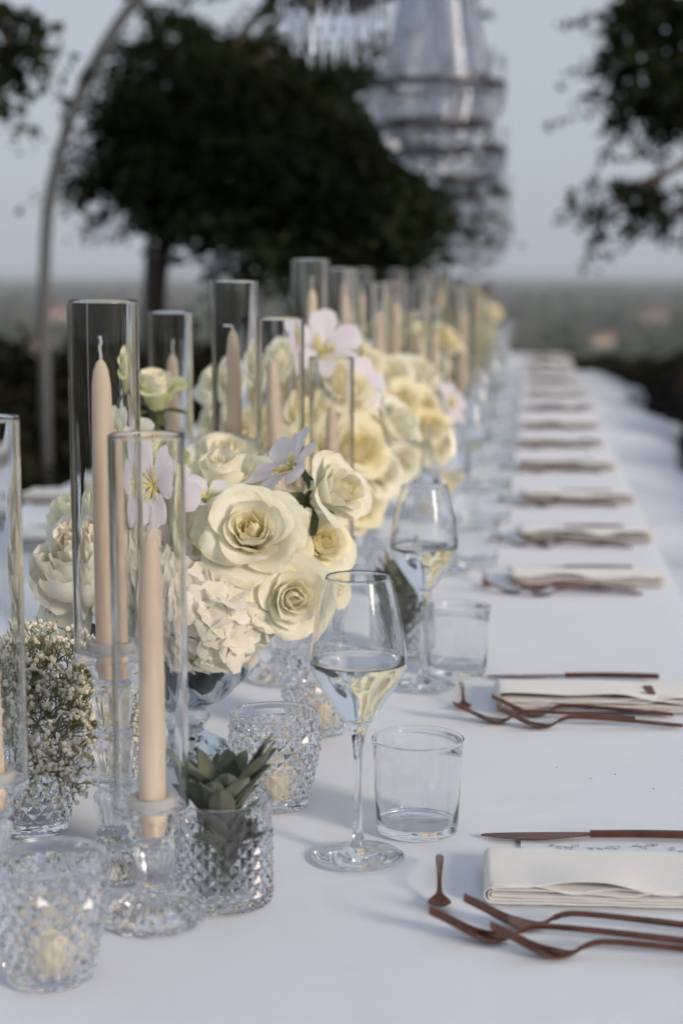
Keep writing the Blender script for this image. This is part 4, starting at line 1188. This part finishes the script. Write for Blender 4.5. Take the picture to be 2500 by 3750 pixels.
def spoon_parts():
    prof = [(0, .0062), (.010, .0030), (.020, .0014), (.030, .0026), (.038, .0060), (.050, .0098), (.075, .0095), (.115, .0050)]
    xs = [i*.0019 for i in range(21)]
    wd = [.0030, .0092, .0130, .0155, .0172, .0182, .0188, .0190, .0189, .0185, .0178, .0168, .0154, .0136, .0112, .0086, .0064, .0050, .0042, .0038, .0036]
    bowl = strip(list(zip(xs, zcurve(prof, xs))), wd, .0014, None, [.0036*math.sin(PI*min(1, i/17)) for i in range(21)], 9)
    xs = [.0372+i*.0039 for i in range(21)]
    hd = strip(list(zip(xs, zcurve(prof, xs))), [lerp(.0036, .0068, smooth01(i/17)) if i < 20 else .0045 for i in range(21)], .0023)
    return [('bowl', mesh('bowl', *bowl, COPPER)), ('handle', mesh('handle', *hd, COPPER))]
SPOON = spoon_parts()
def spoon(x, y, rz, label, group=None):
    t = thing('coffee_spoon', label, 'spoon', (x, y, TZ+.0042), (0, 0, rz), group)
    for n, me in SPOON: link(n, me, t, (0, 0, 0))
    return t
def knife_parts():
    # blade flat on the cloth, edge towards the napkin (-Y)
    up = [(0, 0), (.004, .0018), (.012, .0032), (.03, .0042), (.06, .0046), (.085, .0042), (.098, .0036)]
    lo = [(0, -.0006), (.004, -.0030), (.012, -.0068), (.03, -.0112), (.055, -.0128), (.075, -.0090), (.098, -.0030)]
    V = []; F = []
    for (a, b) in zip(up, lo):
        zb = .0024+.0022*(a[0]/.098)
        V += [(a[0], a[1], zb+.0009), (a[0], a[1], zb-.0009), (b[0], b[1], zb-.0003), (b[0], b[1], zb+.0002)]
    for i in range(len(up)-1):
        for j in range(4):
            a = i*4+j; b = i*4+(j+1) % 4; F.append((a, b, b+4, a+4))
    F.append((0, 3, 2, 1)); n = len(up)-1; F.append((n*4, n*4+1, n*4+2, n*4+3))
    xs = [.096+i*.0064 for i in range(19)]
    hd = strip([(x, .0052+.0008*math.sin(i/18*PI)) for i, x in enumerate(xs)], [lerp(.0068, .0110, smooth01(i/12)) if i < 17 else (.0100, .0065)[i-17] for i in range(19)], .0060)
    return [('blade', mesh('blade', V, F, COPPER, False)), ('handle', mesh('handle', *hd, COPPER))]
KNIFE = knife_parts()
def knife(x, y, rz, label, group=None):
    t = thing('knife', label, 'knife', (x, y, TZ+.0012), (0, 0, rz), group)
    for n, me in KNIFE: link(n, me, t)
    return t
def napkin_mesh(seed, W=.245, D=.094):
    m = MB()
    def wrap(x0, zlo, zhi, thick, y0, y1, k):
        r = (zhi-zlo)/2
        path = [(W, zlo)]+[(lerp(W, x0+r, (i+1)/22), zlo) for i in range(22)]
        path += [(x0+r-r*math.sin(PI*(i+1)/10), lerp(zlo, zhi, .5-.5*math.cos(PI*(i+1)/10))) for i in range(9)]
        path += [(lerp(x0+r, W, i/26), zhi) for i in range(27)]
        ny = 12; V = []; F = []
        N = len(path)
        for i, (x, z) in enumerate(path):
            p0 = path[max(0, i-1)]; p1 = path[min(N-1, i+1)]
            tx, tz = p1[0]-p0[0], p1[1]-p0[1]; l = math.hypot(tx, tz) or 1; nx_, nz_ = tz/l, -tx/l
            topness = smooth01((z-zlo)/(zhi-zlo)*2-1) if i > 30 else 0
            for side in (1, -1):
                for j in range(ny):
                    v = j/(ny-1) if side == 1 else 1-j/(ny-1)
                    e = 0.0034*nz(x*22+seed, k*3.3+topness*5)+.0016*nz(x*55+seed, k+topness)
                    y = lerp(y0+e, y1, v)
                    edge = (1-v)**2.2
                    dz = topness*edge*(.0075*smooth01(nz(x*13+seed*1.3, k*.7)*1.7+.35)) + .0012*nz(x*18+seed, y*18, k+topness*3)*(0.4+topness)
                    if topness == 0 and i < 24: dz = .0006*nz(x*30+seed, 3, k)*edge+.0003
                    t = thick*.5*side*(1-.4*(abs(v-.5)*2)**8)
                    V.append((x+nx_*t, y, z+nz_*t+dz))
        M = 2*ny
        for i in range(N-1):
            for j in range(M):
                a = i*M+j; b = i*M+(j+1) % M
                F.append((a, b, b+M, a+M))
        F.append(tuple(range(M-1, -1, -1))); F.append(tuple((N-1)*M+j for j in range(M)))
        m.add(V, F)
    wrap(0, .0012, .0136, .0014, 0, D, 1)
    wrap(.0030, .0037, .0112, .0013, .0014, D-.003, 2)
    wrap(.0058, .0061, .0089, .0012, .0006, D-.004, 3)
    return mesh('napkin', m.V, m.F, NAPKIN)
NAPK = [napkin_mesh(1.0), napkin_mesh(4.0), napkin_mesh(7.7), napkin_mesh(12.3), napkin_mesh(17.9)]
def napkin(x, y, rz, k, label, group=None):
    return tag(link('napkin', NAPK[k], None, (x, y, TZ+.0018), (0, 0, rz)), label, 'napkin', group)
def menu_card(x0, x1, y0, y1, label, drawing=False, group=None):
    t = thing('menu_card', label, 'menu card', ((x0+x1)/2, (y0+y1)/2, TZ+.0006), group=group)
    w, d = (x1-x0)/2, (y1-y0)/2
    V, F = box(-w, w, -d, d, 0, .0006); ob('card', V, F, PAPER, t, False)
    if drawing:
        rr = random.Random(3); 
        def line(pts, r=.00022):
            P = spline(pts, 5); V = []; F = []
            for i, p in enumerate(P):
                T = (P[min(i+1, len(P)-1)]-P[max(i-1, 0)]).normalized(); Nn = Vector((-T.y, T.x, 0))*r
                V += [p+Nn, p-Nn]
            for i in range(len(P)-1): F.append((2*i, 2*i+1, 2*i+3, 2*i+2))
            return V, F
        m = MB(); zz = .0009
        x = -w+.022
        while x < w-.02:
            yb = d-.028+rr.uniform(-.005, .004); L = rr.uniform(.018, .03); sl = rr.uniform(-.25, .2)
            m.add(*line([(x, yb, zz), (x+L*.5, yb+sl*L*.5+.002, zz), (x+L, yb+sl*L, zz)]))
            for q in range(4):
                c = Vector((x+L*(.15+.25*q), yb+sl*L*(.15+.25*q)+.001, zz)); a = rr.choice((-1, 1))*rr.uniform(.6, 1.3); l = rr.uniform(.006, .011)
                dx, dy = math.cos(a)*l, math.sin(a)*l; nx_, ny_ = -math.sin(a)*l*.25, math.cos(a)*l*.25
                for s in (-1, 1):
                    m.add(*line([c, c+Vector((dx*.5+nx_*s, dy*.5+ny_*s, 0)), c+Vector((dx, dy, 0))]))
                m.add(*line([c, c+Vector((dx*.8, dy*.8, 0))], .00014))
            x += L+rr.uniform(.006, .016)
        for bx in (-w*.52, -w*.28, w*.2):
            m.add(*[(lambda V, F: (V, F))(*ball((bx, d-.047, zz), .0011, 4, 8, .1))][0])
        m.build('leaf_drawing', INK, t, False)
    return t

# nearest setting
menu_card(0.000, 0.225, 1.318, 1.476, 'white menu card with fine leaf line drawing under the nearest napkin and knife', True)
napkin(-0.028, 1.300, .030, 0, 'thick folded cream linen napkin of the nearest setting')
fork(-0.0150, 1.230, .03, 'copper fork of the nearest setting with its tines by the coffee spoon')
fork(0.0100, 1.2585, .02, 'copper fork lying against the nearest napkin')
fork(0.0317, 1.2045, .04, 'outermost copper fork of the nearest setting')
spoon(-0.0625, 1.274, PI/2+.05, 'small copper coffee spoon at the tines of the nearest forks')
knife(-0.035, 1.4625, .055, 'dark copper knife lying across the leaf drawn menu card')
for (x, y) in ((.068, 1.655), (.093, 1.672), (.128, 1.628), (.035, 1.690)):
    o = ob('crumb', *ball((0, 0, 0), .0009, 4, 6, .6), INK, loc=(x, y, TZ+.0006)); tag(o, 'tiny dark speck on the bare cloth behind the nearest setting', 'speck', 'specks on the cloth')
# second setting
napkin(-0.030, 1.905, .045, 1, 'folded napkin with a dark stitched mark of the second setting')
def stitched(x, y, rz):
    t = thing('stitched_mark', 'small dark brown stitched lettering on the second napkin', 'embroidery', (x, y, TZ+.0170), (0, 0, rz))
    m = MB()
    for k in range(5):
        yy = k*.0085
        m.add(*tube(spline([(-.004, yy, 0), (.004, yy+.002, .0002), (.006, yy+.004, 0), (0, yy+.005, .0002), (-.004, yy+.006, 0), (.007, yy+.0075, 0)], 4), .0007, 5))
    m.add(*tube(spline([(-.013, -.001, 0), (-.010, .006, .0002), (-.006, .001, 0), (-.009, .010, 0), (-.004, .004, 0)], 4), .0007, 5))
    m.build('thread', THREAD, t)
stitched(.146, 1.940, .05)
fork(-0.0250, 1.860, .16, 'copper fork of the second setting with its tines by the coffee spoon')
fork(0.0175, 1.893, .08, 'copper fork lying against the second napkin')
fork(0.0245, 1.8425, .10, 'outermost copper fork of the second setting')
spoon(-0.066, 1.892, PI/2+.08, 'small copper coffee spoon of the second setting')
knife(-0.045, 2.065, .05, 'copper knife showing behind the second napkin')
GF = 'settings farther down the table'
for i, y in enumerate((2.685, 3.155, 3.70, 4.33, 4.92, 5.52, 6.25, 6.95, 7.7, 8.5, 9.3, 10.0)):
    r = RND.uniform(-.04, .09); x = -.020+i*.002+RND.uniform(-.012, .012)
    napkin(x, y+.01, r, (i*2) % 5, 'folded linen napkin of a blurred setting farther down the table', 'napkins of '+GF)
    fork(x+.005, y-.045, .1+r, 'copper fork on the coffee spoon side of a blurred setting farther down', 'inner forks of '+GF)
    fork(x+.045, y-.014, .06+r, 'copper fork lying against a blurred napkin farther down', 'middle forks of '+GF)
    fork(x+.052, y-.064, .08+r, 'outermost copper fork of a blurred setting farther down', 'outer forks of '+GF)
    spoon(x-.038, y-.02, PI/2+.1, 'copper coffee spoon of a blurred setting farther down', 'spoons of '+GF)
    knife(x-.01, y+.165, .05, 'copper knife of a blurred setting farther down', 'knives of '+GF)
GO = 'settings on the opposite side'
for i, y in enumerate((1.75, 2.35, 2.95, 3.55, 4.2, 4.9)):
    napkin(-.86, y+.15, PI+RND.uniform(-.05, .05), i % 3, 'folded napkin on the opposite side behind the candles', 'napkins of '+GO)
    for q in range(2):
        fork(-.87-.02*q, y+.19+.035*q, PI+.05, 'copper fork on the opposite side behind the candles', 'forks of '+GO)
    knife(-.85, y-.01, PI, 'copper knife on the opposite side behind the candles', 'knives of '+GO)

# ------------------------------------------------------------------ haze over the plain
def build_haze():
    V, F = box(-14000, 14000, -300, 15000, -95, 14)
    m = bpy.data.materials.new('haze'); m.use_nodes = True
    n = m.node_tree.nodes; l = m.node_tree.links
    n.remove(n['Principled BSDF'])
    pv = n.new('ShaderNodeVolumePrincipled')
    pv.inputs['Color'].default_value = (0.80, 0.86, 0.95, 1)
    pv.inputs['Density'].default_value = 0.00008
    l.new(pv.outputs[0], n['Material Output'].inputs['Volume'])
    o = ob('haze', V, F, m, smooth=False)
    tag(o, 'pale even haze over the plain', 'haze', kind='stuff')
HAZE = True
if HAZE: build_haze()
